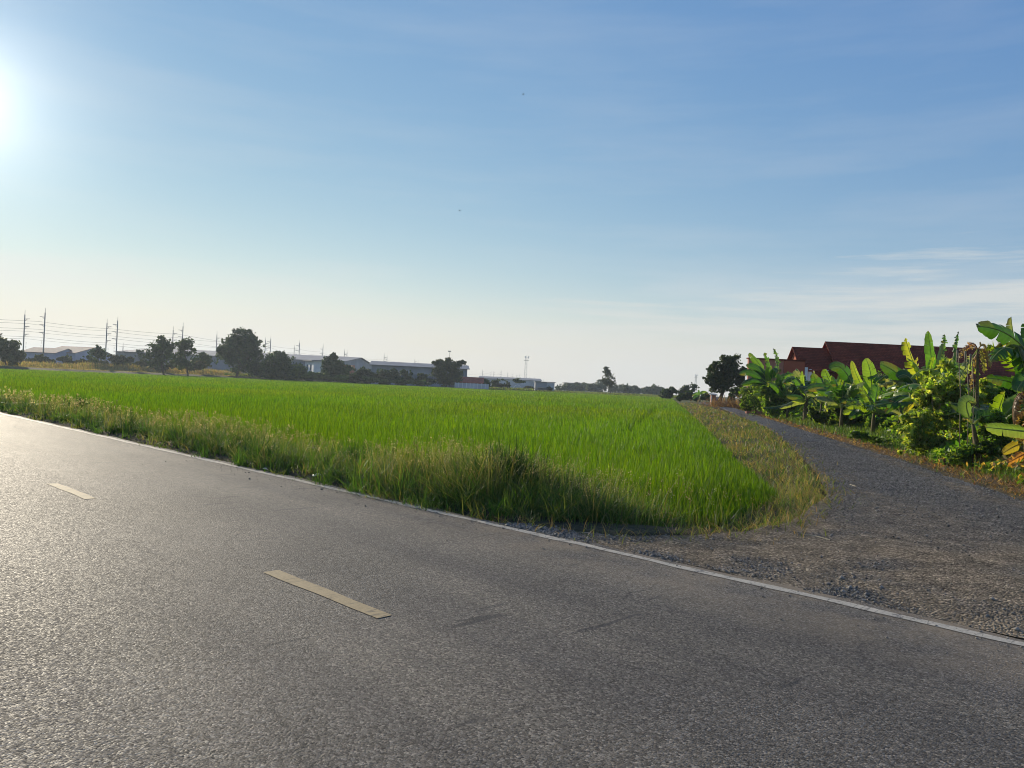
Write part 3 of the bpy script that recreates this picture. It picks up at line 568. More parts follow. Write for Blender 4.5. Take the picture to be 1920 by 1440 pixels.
tree('tree', 'dense round leafy tree with a leaning trunk beside the track', 'tree', 1350, 118, [(1366, 693, 26, 22), (1378, 679, 18, 14), (1346, 700, 20, 18), (1334, 712, 14, 16), (1362, 714, 30, 18), (1388, 696, 12, 16), (1350, 726, 22, 14), (1358, 674, 12, 9), (1334, 694, 10, 10), (1390, 718, 12, 18), (1343, 684, 10, 7)], 11000, .17, [(.03, .055, .014), (.04, .068, .018), (.026, .045, .014), (.07, .085, .02)], None, .32, z0=-.1, gap=-.6, base=1347)
tree('bush', 'small dark leafy bush behind the trunk of the round tree', 'bush', 1380, 122, [(1380, 737, 14, 12), (1394, 732, 10, 16), (1372, 745, 8, 8)], 1900, .18, DK+LT[:1])
tree('bush', 'feathery olive bush below the first banana leaves by the track', 'bush', 1412, 68, [(1414, 752, 16, 22), (1400, 756, 12, 18), (1428, 758, 14, 18), (1408, 738, 12, 14)], 4800, .085, OL+MD, None, .05, z0=-.05, gap=-.6, mat='vine')
BD = [(.08, .16, .03), (.11, .2, .04), (.055, .11, .024), (.17, .24, .06)]
tree('bush', 'leafy bush with a deep dark middle in front of the pink wall', 'bush', 1460, 60, [(1462, 748, 18, 24), (1446, 756, 16, 24), (1480, 740, 16, 18), (1452, 776, 16, 14), (1440, 736, 14, 18), (1470, 724, 14, 14), (1492, 730, 12, 12)], 7500, .10, BD, None, .06, z0=-.05, gap=-.55, mat='vine')
tree('bush', 'yellow green leafy shrub under the middle banana leaves', 'bush', 1560, 46, [(1552, 790, 16, 14), (1578, 782, 16, 14), (1535, 780, 14, 14), (1600, 786, 18, 14), (1520, 772, 10, 14), (1570, 762, 18, 14)], 6200, .09, LT+[(.14, .19, .03), (.05, .1, .02)], None, .04, z0=0, gap=-.5, mat='vine')
tree('bush', 'dark leafy undergrowth between the twin banana groups', 'bush', 1660, 41, [(1662, 775, 20, 20), (1690, 780, 18, 24), (1640, 790, 18, 16), (1680, 750, 16, 18), (1700, 745, 14, 20)], 6800, .075, BD, None, .04, z0=0, gap=-.6, mat='vine')
tree('vine_thicket', 'mound of pale green climbing vines in front of the ragged bananas', 'vines', 1760, 23.5, [(1750, 745, 28, 40), (1728, 790, 26, 32), (1770, 790, 34, 36), (1745, 710, 22, 26), (1790, 745, 26, 30), (1712, 815, 16, 22), (1800, 800, 26, 34), (1742, 830, 30, 18), (1775, 700, 18, 26), (1820, 760, 22, 30), (1850, 745, 24, 36), (1846, 800, 26, 40), (1706, 808, 18, 34), (1765, 838, 46, 24), (1835, 840, 32, 24), (1735, 852, 34, 20), (1785, 858, 40, 20), (1830, 862, 30, 18)], 9500, .085, [(.17, .25, .06), (.23, .29, .09), (.11, .18, .04), (.28, .3, .13)], None, .03, z0=0, gap=-.45, mat='vine', lumps=9, bark='stalk', hollow=True)
tree('bush', 'low dark weeds at the foot of the leaning banana stem', 'bush', 1830, 19.5, [(1822, 850, 26, 20), (1862, 835, 22, 34), (1795, 852, 22, 18), (1866, 790, 16, 30), (1850, 810, 18, 28)], 3600, .06, LT+BD, None, .02, z0=0, gap=-.5, mat='vine')
tree('bush', 'weedy green bush behind the big bananas at the right edge', 'bush', 1905, 23, [(1895, 760, 30, 40), (1930, 800, 30, 50), (1880, 800, 20, 36)], 5200, .07, MD+BD, None, .03, z0=0, gap=-.7, mat='vine')
tree('bush', 'creeping green weeds spreading over the verge below the vines', 'bush', 1648, 28, [(1640, 825, 26, 9), (1680, 838, 26, 10), (1610, 815, 22, 8), (1665, 822, 20, 8), (1700, 845, 16, 9)], 3600, .05, LT+BD, None, .0, z0=0, gap=-.5, mat='vine', depth=1.8)
BD = [(.08, .16, .03), (.11, .2, .04), (.055, .11, .024), (.17, .24, .06)]
tree('bush', 'wide leafy bush hiding the foot of the pink building', 'bush', 1492, 65, [(1440, 748, 40, 36), (1490, 745, 36, 34), (1410, 742, 28, 34), (1520, 752, 30, 34), (1470, 728, 26, 22), (1500, 722, 18, 18), (1545, 758, 26, 30)], 12000, .11, BD, None, .06, z0=-.05, gap=-.75, mat='vine')
tree('bush', 'long dark green shrub behind the upright banana leaves', 'bush', 1610, 53, [(1570, 752, 34, 34), (1612, 745, 36, 36), (1655, 742, 34, 38), (1695, 745, 30, 40), (1590, 770, 40, 26), (1660, 775, 44, 30)], 12000, .10, BD, None, .06, z0=0, gap=-.7, mat='vine')
tree('bush', 'tall tangled shrub behind the vine mound and withered banana', 'bush', 1790, 31, [(1745, 750, 34, 44), (1790, 752, 36, 44), (1840, 758, 36, 50), (1815, 790, 50, 36), (1885, 770, 30, 60)], 6500, .085, BD, None, .05, z0=0, gap=-.6, mat='vine')
def build_undergrowth():
    P = polar(900000, 15, 95, 14, 46); de = dist(P, TR[4:], False); xe = 6.2+.2226*P[:, 1]; n1 = vnoise(P, .7, 91); n2 = vnoise(P, 2.2, 92)
    de0 = np.interp(P[:, 1], [15, 22, 27, 35, 45, 57, 75], [.9, 1.0, 1.9, 3.3, 3.9, 2.2, 1.3])
    k = (P[:, 0] > xe) & (de > de0+.6*n1+.3*n2) & (de < 14) & (P[:, 1] < 76) & (rng.random(len(P)) < .55); P = P[k]; de = de[k]-de0[k]; n1 = n1[k]; n2 = n2[k]; n = len(P); r = np.hypot(P[:, 0], P[:, 1])
    h = (.3+1.9*sstep(de, -.2, 2.4))*(.8+.45*n1+.35*n2).clip(.2, 1.35); h *= np.where(r < 24, .85, 1)
    z = h*(1-rng.random(n)**2.2*.95)
    C0 = np.column_stack([P+rng.normal(0, .06, (n, 2)), z+.02]); keep = n3(C0, 3.0, 93) > -.35; nr_ = np.hypot(C0[:, 0], C0[:, 1]) < 23; keep &= ~nr_ | (rng.random(n) < .16); C0 = C0[keep]; r = r[keep]; n = len(C0)
    c = cmix(n, [(.075, .16, .028), (.12, .22, .04), (.05, .11, .022), (.2, .26, .06)], [4, 3, 2, 2], .2)*(1+.3*n3(C0, 1.4, 94))[:, None]
    br = (r < 24) & (rng.random(n) < .45); c[br] = cmix(int(br.sum()), [(.24, .16, .08), (.3, .22, .12), (.14, .09, .05)], [3, 2, 2], .2)
    V, Q, C = diamonds(C0, np.maximum(.06, r*.0031)*rng.uniform(.6, 1.6, n), c, 95, .55, .3)
    o = qmesh('undergrowth', V, Q, M['vine'], None, np.clip(C, .004, 1)); tag(o, 'tangle of low leafy plants under the banana grove', kind='stuff')
build_undergrowth()
# ---------------------------------------------------------------- banana plants
def bez(a, b, c, t):
    return a*(1-t)**2+b*2*t*(1-t)+c*t*t
def banana_leaf(parent, a, b, c, W, nrm, col, tear=.3, droop=.35, seed=0, name='leaf', label=None):
    """a, c: ends of the midrib, b: a point it passes half way; nrm: the way the blade faces"""
    r = np.random.default_rng(seed); a, b, c = (np.array(q, float) for q in (a, b, c)); ctl = 2*b-(a+c)/2
    nn = 28; ts = np.linspace(0, 1, nn); mid = np.array([bez(a, ctl, c, t) for t in ts]); tan = np.gradient(mid, axis=0); tan /= np.linalg.norm(tan, axis=1)[:, None]
    nr = np.array(nrm, float); nv = nr-(tan@nr)[:, None]*tan; nv /= np.linalg.norm(nv, axis=1)[:, None]; side = np.cross(tan, nv)
    pet = .12
    def f(t, arr): return np.array([np.interp(t, ts, arr[:, k]) for k in range(3)])
    def wid(t):
        u = np.clip((t-pet)/(1-pet), 0, 1); return W*.5*min(1, (u/.14)**.6)*(1-u**4.5)**.55*(1-.12*u)
    V, Q, C = [], [], []; base = np.array(col)
    for sd in (-1, 1):
        cuts = [pet]; 
        while cuts[-1] < 1:
            cuts.append(cuts[-1]+r.uniform(.03, .12)*(.55/max(tear, .12)))
        cuts[-1] = 1.0
        dphi = droop
        for u0, u1 in zip(cuts, cuts[1:]):
            if u1-u0 < .004: continue
            tn = 1+r.normal(0, .07+.1*tear); brn = max(0, (u1-.9)*6)*r.random()+(.5*r.random() if r.random() < tear*.25 else 0); ph = droop+r.normal(0, .55*tear); curl = .5*tear*abs(r.normal(.4, .5)); ln = 1-.35*tear*r.random(); skew = .28+r.normal(0, .1*tear)
            m = max(2, int((u1-u0)/.03)+1); k = 5; b0 = len(V)//1
            gap_ = min(.35, tear*.3)
            for iu, u in enumerate(np.linspace(u0, u1, m)):
                p0, tg, nv0, sv = f(u, mid), f(u, tan), f(u, nv), f(u, side); w = wid(u)*ln
                for j in range(k):
                    s = j/(k-1); uu = (u-(u0+u1)/2)/(max(u1-u0, 1e-4)/2); an = ph*s+curl*s*s
                    d = sv*sd*math.cos(an)-nv0*math.sin(an); rip = .012*math.sin(u*60+j)*s
                    V.append(p0+d*(w*s)+tg*(skew*w*s-uu*gap_*s*s*(u1-u0)*.5*np.linalg.norm(c-a))+nv0*rip)
                    bb = min(1, brn*(.3+.7*s)); C.append((base*(1-bb)+np.array((.22, .13, .06))*bb)*tn*(1+.10*math.sin(u*90))*(1+.08*r.normal()))
            for iu in range(m-1):
                for j in range(k-1):
                    q = b0+iu*k+j; Q.append((q, q+1, q+k+1, q+k) if sd > 0 else (q, q+k, q+k+1, q+1))
    # midrib and leaf stalk, a slim tapered rod along the blade
    b0 = len(V); rr = .022*W/.5*np.interp(ts, [0, .15, 1], [1.25, 1, .18])+.003
    for i in range(nn):
        for k in range(5): V.append(mid[i]+(side[i]*math.cos(1.2566*k)+nv[i]*math.sin(1.2566*k))*rr[i]); C.append(np.array((.3, .36, .15)) if col[1] > col[0] else base)
    for i in range(nn-1):
        for k in range(5): Q.append((b0+i*5+k, b0+i*5+(k+1) % 5, b0+(i+1)*5+(k+1) % 5, b0+(i+1)*5+k))
    o = qmesh(name, V, Q, M['bananaleaf'], parent, np.clip(C, .004, 1), True)
    if label: o['label'] = label
    return o
GRN = (.06, .15, .02); DGN = (.026, .078, .016); YGN = (.16, .26, .028); YEL = (.22, .25, .035); PAL = (.17, .22, .12); BRN = (.24, .13, .06); DRY = (.3, .22, .13)  # DGN has camera-side leaf shade put into its colour, YEL the yellow of sunlight
SUNW = (-.55, .77, .3); CAM_ = (.0, -1, .12); UP = (0, 0, 1)
def banana(label, base, top, Y, leaves, stem_r=.1, extra=9, zb=0.0, esc=1.0, skirt=0, Y0=None):
    """base/top: pixels of the stem's foot and crown; leaves: (start, mid, tip pixels, depth offset of the tip, width, facing, colour, tear, droop)"""
    k_ = Y/(Y0 or Y); b = at(*base, Y); tp = at(*top, Y); b.z = zb-.1; t = thing('banana_plant', (b.x, b.y, zb), label, 'banana plant', 'banana plants along the gravel track')
    sd = int(base[0]*13+Y); r = np.random.default_rng(sd)
    mb = MB(); m = b.lerp(tp, .5)+Vector((r.normal(0, .04), r.normal(0, .04), 0))
    mb.tube([b, b.lerp(m, .5), m, m.lerp(tp, .6), tp], [stem_r*1.25, stem_r*1.1, stem_r, stem_r*.8, stem_r*.5], 9); mb.build('stem', M['bananastem'], t, True)
    for i, (a, q, c, dy, W, nr, cl, te, dr) in enumerate(leaves):
        A = at(*a, Y); Bm = at(*q, Y+dy*k_*.5); Cc = at(*c, Y+dy*k_)
        banana_leaf(t, A, Bm, Cc, W*k_, (nr[0]*.55, nr[1]-.35, nr[2]*.8), np.array(cl)*1.15, te, dr*.8, sd+i*17)
    for i in range(extra):                          # leaves on the far side of the crown
        az = r.uniform(-.5, 3.6) if i % 3 else r.uniform(0, 6.28); ln = r.uniform(1.3, 2.3)*esc; el = r.uniform(-.25, 1.0)
        A = tp; d = Vector((math.cos(az), math.sin(az)*.9+.2, 0)).normalized(); Cc = tp+d*ln*math.cos(el)*.9+Vector((0, 0, ln*math.sin(el)*.5-.35)); Bm = tp.lerp(Cc, .5)+Vector((0, 0, .28*ln*math.sin(el)+.12))
        banana_leaf(t, A, Bm, Cc, r.uniform(.38, .56)*esc, Vector((0, -.45, .9)), [GRN, DGN, YGN, GRN][r.integers(4)], r.uniform(.2, .8), .45, sd+200+i)
    for i in range(skirt):
        az = r.uniform(0, 6.28); ln = r.uniform(.5, 1.0); A = b.lerp(tp, r.uniform(.6, .95)); d = Vector((math.cos(az), math.sin(az), 0)); Cc = A+d*.25+Vector((0, 0, -ln)); Bm = A.lerp(Cc, .4)+d*.15
        banana_leaf(t, A, Bm, Cc, .3, d+Vector((0, 0, .3)), [DRY, BRN][i % 2], .9, .9, sd+300+i, 'dead_leaf', 'withered brown leaf')
    return t
banana('largest banana plant, cut by the right edge of the photo', (1936, 906), (1928, 705), 17.2, [
    ((1948, 700), (1900, 634), (1831, 612), -.3, .62, (-.2, -.75, .6), DGN, .25, .3),
    ((1932, 700), (1906, 650), (1896, 594), .1, .34, (.75, -.6, .1), (.12, .16, .09), .1, .9),
    ((1934, 700), (1940, 640), (1930, 600), .5, .6, CAM_, GRN, .2, .2),
    ((1938, 712), (1897, 672), (1853, 646), -.2, .62, (.35, -.65, .65), YGN, .85, .9),
    ((1936, 735), (1893, 716), (1850, 709), -.3, .36, (-.1, -.7, .7), DGN, .2, .35),
    ((1950, 812), (1897, 806), (1847, 801), -.4, .4, (-.2, -.75, .65), (.12, .2, .05), .15, .25),
    ((1945, 745), (1925, 700), (1908, 650), -.3, .55, (.1, -.9, .3), DGN, .2, .3),
    ((1950, 760), (1930, 712), (1905, 735), -.5, .5, (-.1, -.8, .5), (.05, .12, .03), .2, .5),
    ((1915, 832), (1900, 838), (1880, 850), -.2, .24, (-.1, -.8, .5), (.24, .2, .04), .1, .3),
    ((1928, 848), (1908, 858), (1890, 868), -.2, .26, (0, -.9, .4), (.3, .15, .06), .5, .5),
    ((1920, 690), (1890, 645), (1862, 668), -.1, .3, (0, -.9, .5), (.2, .2, .05), .9, 1.0)], .13, 3, 0, 1.15, 9)
banana('broken leaning banana plant with a thin brown stem', (1843, 878), (1824, 795), 19.6, [
    ((1824, 798), (1812, 757), (1831, 756), -.1, .4, (-.2, -.9, .2), (.09, .15, .08), .05, .5),
    ((1826, 795), (1850, 780), (1881, 790), -.2, .42, (.1, -.8, .6), DGN, .2, .35),
    ((1822, 795), (1812, 784), (1806, 788), -.1, .1, UP, (.34, .3, .12), .4, .4)], .07, 0)
banana('withered banana plant with brown drooping leaves and bare stalks', (1832, 860), (1833, 655), 21.5, [
    ((1833, 655), (1815, 650), (1800, 672), -.2, .3, (0, -.8, .6), DRY, 1, 1.0), ((1833, 655), (1824, 644), (1812, 655), -.3, .25, (0, -.8, .6), (.2, .1, .07), 1, 1.1),
    ((1834, 655), (1848, 650), (1858, 690), -.2, .32, (0, -.9, .4), (.26, .2, .08), 1, 1.0), ((1834, 655), (1843, 665), (1846, 700), -.1, .3, (0, -1, .2), (.2, .19, .06), 1, .9),
    ((1833, 655), (1810, 690), (1797, 712), -.2, .35, (.3, -.8, .5), PAL, .9, .6), ((1833, 655), (1826, 690), (1820, 735), .1, .2, (0, -1, .1), DRY, 1, 1.2)], .05, 0)
banana('ragged banana plant standing up behind the vine mound', (1755, 838), (1752, 735), 28, [
    ((1752, 738), (1747, 678), (1740, 620), .2, .42, (.25, -.85, .35), GRN, .08, .25),
    ((1755, 735), (1768, 668), (1771, 627), .2, .36, (-.3, -.8, .4), (.07, .15, .04), 1, .8),
    ((1748, 735), (1758, 685), (1768, 643), -.1, .2, (-.7, -.6, .2), (.24, .28, .15), .2, 1.0),
    ((1748, 735), (1745, 700), (1752, 668), -.2, .3, (.3, -.8, .3), YGN, .5, .5),
    ((1758, 738), (1775, 715), (1790, 690), .1, .36, (-.2, -.7, .6), (.12, .17, .07), .8, .8)], 0.11914893617021277, 5, esc=1.19, Y0=23.5)
banana('slender ragged banana plant between the vines and the withered one', (1792, 838), (1792, 738), 26, [
    ((1792, 738), (1791, 670), (1798, 621), .1, .26, (-.3, -.9, .2), (.05, .12, .03), 1, .9), ((1792, 738), (1783, 700), (1775, 668), -.2, .22, (.5, -.7, .4), PAL, .7, .9),
    ((1793, 740), (1806, 705), (1815, 690), -.1, .3, (0, -.8, .5), (.13, .19, .07), .8, .6)], 0.06782608695652174, 5, esc=1.13, Y0=23)
banana('banana plant with a tall folded yellow leaf against the dark roof', (1728, 832), (1728, 738), 34, [
    ((1730, 742), (1715, 690), (1697, 634), -.1, .62, (.45, -.75, .35), YEL, .6, .35),
    ((1728, 742), (1726, 700), (1700, 672), -.2, .34, (.2, -.8, .5), YGN, .6, .5),
    ((1726, 745), (1690, 706), (1650, 682), -.4, .62, (-.2, -.75, .55), DGN, .12, .3),
    ((1726, 748), (1705, 708), (1682, 708), -.5, .45, (0, -.85, .5), DGN, .1, .4),
    ((1728, 745), (1700, 715), (1646, 724), -.4, .55, (.1, -.35, .85), (.17, .2, .12), 1, 1.25),
    ((1722, 750), (1706, 762), (1696, 782), -.3, .26, (.3, -.8, .4), (.26, .25, .03), .3, .5),
    ((1726, 750), (1690, 748), (1660, 775), -.5, .4, (0, -.6, .8), DGN, .2, .5)], 0.136, 7, esc=1.36, Y0=25)
banana('banana plant with two upright pale green leaves left of the yellow leaf', (1655, 818), (1634, 748), 43, [
    ((1634, 750), (1633, 705), (1623, 672), .1, .66, (.3, -.85, .3), (.12, .22, .03), .12, .2),
    ((1633, 748), (1612, 716), (1597, 676), .1, .42, (.4, -.8, .3), YGN, .15, .3),
    ((1636, 752), (1605, 744), (1576, 756), -.4, .42, (-.1, -.7, .7), DGN, .1, .5),
    ((1640, 770), (1612, 766), (1580, 776), -.5, .4, (-.1, -.65, .7), YGN, .15, .4),
    ((1640, 775), (1618, 768), (1592, 786), -.6, .42, (.1, -.7, .7), DGN, .1, .5),
    ((1640, 790), (1650, 762), (1644, 733), -.3, .3, (.3, -.8, .3), YGN, .2, .4),
    ((1636, 752), (1660, 750), (1690, 748), -.3, .42, (0, -.7, .7), DGN, .3, .5),
    ((1636, 750), (1655, 722), (1672, 712), .2, .4, (-.2, -.6, .7), GRN, .4, .5)], 0.15766666666666668, 9, esc=1.43, Y0=30)
banana('banana plant with a torn pale drooping leaf and broad dark leaves', (1576, 812), (1574, 742), 48, [
    ((1604, 735), (1580, 692), (1556, 692), -.2, .62, (-.1, -.8, .5), DGN, .12, .35),
    ((1574, 745), (1556, 715), (1546, 692), .1, .58, (.35, -.8, .3), (.1, .19, .025), .3, .3),
    ((1576, 745), (1545, 726), (1513, 731), -.4, .52, (-.1, -.7, .65), DGN, .1, .4),
    ((1574, 745), (1558, 744), (1547, 776), -.6, .62, (.1, -.75, .6), (.2, .25, .12), 1, .7),
    ((1574, 748), (1585, 752), (1608, 768), -.5, .42, (0, -.7, .7), (.05, .12, .02), .15, .5),
    ((1576, 748), (1596, 732), (1618, 742), -.3, .48, (0, -.7, .7), DGN, .2, .5),
    ((1574, 742), (1578, 712), (1590, 690), .3, .45, (-.2, -.8, .4), YGN, .3, .4)], 0.16, 7, esc=1.45, Y0=33)
banana('banana plant with a short brown stem beside the olive shrub', (1511, 792), (1513, 748), 55, [
    ((1514, 750), (1526, 722), (1526, 694), .1, .38, (.3, -.9, .2), (.19, .24, .12), .9, .8),
    ((1512, 750), (1506, 722), (1504, 695), .1, .28, (.5, -.8, .2), YGN, .2, .5),
    ((1512, 750), (1495, 744), (1474, 743), -.3, .42, (-.1, -.7, .7), DGN, .12, .5),
    ((1514, 752), (1496, 752), (1462, 766), -.5, .4, (0, -.5, .85), PAL, .2, .5),
    ((1514, 752), (1502, 750), (1484, 752), -.6, .26, (0, -.5, .85), (.2, .28, .07), .2, .6),
    ((1514, 752), (1525, 752), (1534, 770), -.4, .26, (.2, -.8, .5), PAL, .4, .7),
    ((1552, 778), (1534, 774), (1515, 786), -.5, .4, (-.1, -.6, .75), (.06, .15, .02), .1, .5)], 0.18333333333333332, 9, esc=1.53, Y0=36)
banana('banana plant with arching leaves over the pink wall, nearest the round tree', (1446, 775), (1446, 722), 62, [
    ((1446, 724), (1424, 684), (1404, 662), .2, .55, (.2, -.75, .6), (.09, .18, .03), .2, .5),
    ((1446, 724), (1443, 688), (1433, 661), .2, .42, (.4, -.8, .2), GRN, .6, .5),
    ((1446, 722), (1458, 684), (1450, 653), .2, .42, (.1, -.95, .1), (.07, .14, .05), 1, .9),
    ((1445, 725), (1424, 693), (1399, 686), -.2, .5, (-.1, -.75, .6), DGN, .1, .4),
    ((1445, 727), (1415, 700), (1386, 702), -.3, .5, (-.1, -.75, .6), DGN, .1, .4),
    ((1445, 728), (1418, 712), (1390, 722), -.3, .5, (0, -.7, .7), DGN, .3, .6),
    ((1446, 728), (1440, 705), (1441, 688), -.3, .35, (.4, -.8, .2), YGN, .2, .4),
    ((1448, 728), (1462, 715), (1457, 702), -.3, .45, (.4, -.8, .2), (.1, .2, .03), .15, .4),
    ((1446, 728), (1470, 705), (1488, 702), -.1, .42, (0, -.7, .7), GRN, .5, .6)], 0.17714285714285713, 9, esc=1.48, Y0=42)
banana('small distant banana plant left of the pink hut', (1312, 756), (1312, 742), 165, [
    ((1312, 743), (1306, 737), (1298, 742), -.3, .8, (0, -.7, .7), (.07, .16, .03), .3, .5), ((1312, 743), (1318, 735), (1327, 737), -.3, .8, (0, -.7, .7), YGN, .3, .5),
    ((1312, 743), (1311, 736), (1309, 731), .3, .6, CAM_, GRN, .2, .4), ((1312, 743), (1305, 742), (1299, 749), -.6, .7, (0, -.7, .7), DGN, .2, .5)], .15, 2, -.1, 1.6)
def sucker(px, py, Y, h, lab, n=11):
    x, y = (px-960)/F*Y, Y; t = thing('banana_plant', (x, y, 0), lab, 'banana plant', 'banana plants along the gravel track'); r = np.random.default_rng(int(px)); c = Vector((x, y, h*.42))
    mb = MB(); mb.tube([(x, y, -.1), (x, y, h*.2), c], [.11, .1, .06], 8); mb.build('stem', M['bananastem'], t, True)
    for i in range(n):
        az = 6.283*i/n+r.uniform(-.4, .4); el = r.uniform(.15, 1.35); ln = h*r.uniform(.55, .9); d = Vector((math.cos(az), math.sin(az), 0))
        Cc = c+d*ln*math.cos(el)+Vector((0, 0, ln*math.sin(el)*.85-.12*ln)); Bm = c.lerp(Cc, .5)+Vector((0, 0, .16*ln*math.cos(el)))-d*.03*ln
        banana_leaf(t, c, Bm, Cc, r.uniform(.22, .31)*h, (r.normal(0, .3), -.6, .8), [GRN, DGN, YGN, GRN, PAL][r.integers(5)], r.uniform(.1, .8), r.uniform(.2, .6), int(px)*3+i)
sucker(1418, 784, 70, 3.4, 'low banana plant at the end of the grove nearest the round tree')
sucker(1478, 790, 59, 3.3, 'low banana plant under the arching leaves left of the short brown stem')
sucker(1541, 797, 51, 3.2, 'low banana plant just right of the short brown stem')
sucker(1600, 806, 46, 3.1, 'low banana plant between the torn pale leaf and the upright pair')
sucker(1622, 800, 52, 3.6, 'shaded banana plant half hidden behind the upright pair of leaves', 9)
sucker(1690, 818, 38, 3.0, 'low broad banana plant at the foot of the yellow leaf')
sucker(1668, 806, 46, 3.4, 'shaded banana plant behind the foot of the yellow leaf', 9)
sucker(1568, 800, 54, 3.7, 'shaded banana plant behind the torn pale leaf', 9)
sucker(1580, 812, 43, 2.9, 'low pale banana plant at the verge edge below the torn leaf')
sucker(1640, 822, 37, 2.6, 'low banana plant at the verge edge below the upright pair')
sucker(1512, 776, 66, 4.2, 'shaded tall banana plant behind the short brown stem', 10)
sucker(1450, 772, 74, 4.4, 'shaded tall banana plant in front of the pink wall', 10)
sucker(1710, 800, 42, 4.0, 'shaded tall banana plant behind the vine mound', 10)
sucker(1868, 868, 21.5, 2.3, 'low banana plant tucked between the leaning stem and the largest plant')
for px, y0, y1, lab in ((1797, 770, 660, 'thin bare dry stalk with a hooked tip beside the slender banana'), (1812, 775, 662, 'bare dry stalk left of the withered banana stem'), (1822, 760, 668, 'leaning bare stalk just under the withered leaves')):
    a = at(px+4, y0+40, 20.8); b = at(px, y1, 20.8); t = thing('dry_stalk', (a.x, a.y, 0), lab, 'dry stalk', 'bare stalks among the vines'); mb = MB()
    mb.tube([(a.x, a.y, -.05), a.lerp(b, .5)+Vector((.03, 0, 0)), b], [.014, .011, .008], 6); mb.build('stalk', M['stalk'], t, True)
    mb = MB(); c = b+Vector((-.06, -.05, -.28)); mb.tube([b, b+Vector((-.05, -.03, .05)), c], [.02, .03, .012], 5); mb.build('husk', M['stalk'], t, True)
# brown heap of dry cuttings near the round tree
def heap():
    x, y = G(1378, 766); t = thing('cuttings_heap', (x, y, 0), 'brown heap of dry cuttings beside the leaning trunk', 'heap'); n = 1500
    P = np.stack([x+rng.normal(0, 1.7, n), y+rng.normal(0, 2, n)+2, np.abs(rng.normal(0, .55, n))], 1)
    V, Q, C = blades(P, rng.uniform(.2, .9, n), rng.uniform(.06, .16, n), rng.uniform(.5, 2.5, n), cmix(n, [(.2, .11, .06), (.27, .17, .09), (.12, .07, .045)], [1, 1, 1]), 3, .2, 77)
    qmesh('dry_cuttings', V, Q, M['grass'], t, C)
heap()
# ---------------------------------------------------------------- buildings
def gable(name, label, cat, o, ang, Lx, W, ze, zr, mw, mr, oh=.6, z0=-.3, th=.18, group=None, extra=None):
    """o: ground corner; ridge runs along angle ang for Lx, the other side W to its left"""
    t = thing(name, (o[0], o[1], z0), label, cat, group); ca, sa = math.cos(ang), math.sin(ang)
    T = lambda u, v, z: (o[0]+u*ca-v*sa, o[1]+u*sa+v*ca, z)
    mb = MB(); a = [T(0, 0, z0), T(Lx, 0, z0), T(Lx, W, z0), T(0, W, z0), T(0, 0, ze), T(Lx, 0, ze), T(Lx, W, ze), T(0, W, ze), T(0, W/2, zr-.05), T(Lx, W/2, zr-.05)]
    mb.add(a, [(0, 1, 5, 4), (2, 3, 7, 6), (3, 0, 4, 8, 7), (1, 2, 6, 9, 5)]); mb.build('wall', mw, t)
    k = (zr-ze)/(W/2); mb = MB()
    for s in (0, 1):
        v0 = -oh if s == 0 else W+oh; zz = ze-oh*k
        q = [T(-oh, v0, zz), T(Lx+oh, v0, zz), T(Lx+oh, W/2, zr), T(-oh, W/2, zr)]
        if s: q = q[::-1]
        mb.hexa([(x, y, z) for x, y, z in q]+[(x, y, z+th) for x, y, z in q])
    mb.build('roof', mr, t)
    if extra: extra(t, T)
    return t
def shedA(t, T):
    for k in range(4):
        mb = MB(); mb.box(60+9*k, -.12, 1, 64+9*k, -.02, 5, T); mb.build('door', M['dark'], t)
    mb = MB(); mb.box(97.1, 6, 5.2, 104, 50, 5.5, T); mb.build('canopy', M['steel'], t)
gable('warehouse', 'very long pale grey warehouse with a wide low gable behind the conical bush', 'warehouse', (-170, 330), 0, 97, 75, 8.9, 12.0, M['wallgrey'], M['roofgrey'], .8, extra=shedA)
def shedC(t, T):
    mb = MB(); mb.box(0, -.2, -.3, 30, -.03, 3.2, T); mb.build('lower_panel', M['wallpale'], t)
    mb = MB(); mb.box(31, -6, 3.6, 41, -.05, 3.8, T); mb.build('canopy', M['dark'], t)
    mb = MB(); mb.box(.2, -.16, 3.4, 38, -.05, 4.6, T); mb.build('steel_band', M['steel'], t)  # darker grey steel band along the wall above the lower panel
gable('warehouse', 'long low grey shed ending in a small gable right of the bamboo-like tree', 'warehouse', (-54.5, 297), .11, 37, 20, 7.6, 9.1, M['wallgrey'], M['roofgrey'], .9, extra=shedC)
gable('warehouse', 'hazy far warehouse with a long straight roof behind the antenna mast foot', 'warehouse', (-19, 450), .03, 36, 30, 5.6, 6.9, M['wallpale'], M['roofgrey'], .6)
def office():
    c = at(587.5, 697, 312); o = (c.x, c.y); ang = math.radians(116.5); t = thing('office_block', (o[0], o[1], -.3), 'white two storey office with two dark windows among the bushes', 'building')
    ca, sa = math.cos(ang), math.sin(ang); T = lambda u, v, z: (o[0]+u*ca+v*sa, o[1]+u*sa-v*ca, z)
    mb = MB(); mb.box(0, 0, -.3, 17, 9, 8.3, T); mb.build('wall', M['white'], t)
    mb = MB(); q = [T(-1, -1, 8.3), T(18, -1, 8.3), T(18, 10, 9.0), T(-1, 10, 9.0)]; mb.hexa(q+[(x, y, z+.3) for x, y, z in q]); mb.build('roof', M['steel'], t)
    for u in (4.0, 10.5):
        mb = MB(); mb.box(u, -.08, 4.4, u+2.6, -.02, 6.9, T); w = mb.build('window', M['glass'], t)
        mb = MB(); mb.box(u-.25, -.2, 4.1, u+2.85, -.04, 4.38, T); mb.build('sill', M['white'], w)
    mb = MB(); mb.box(.2, 9.05, -.3, 10, 17, 7.4, T); mb.build('annex_wall', M['pinkwall'], t)
office()
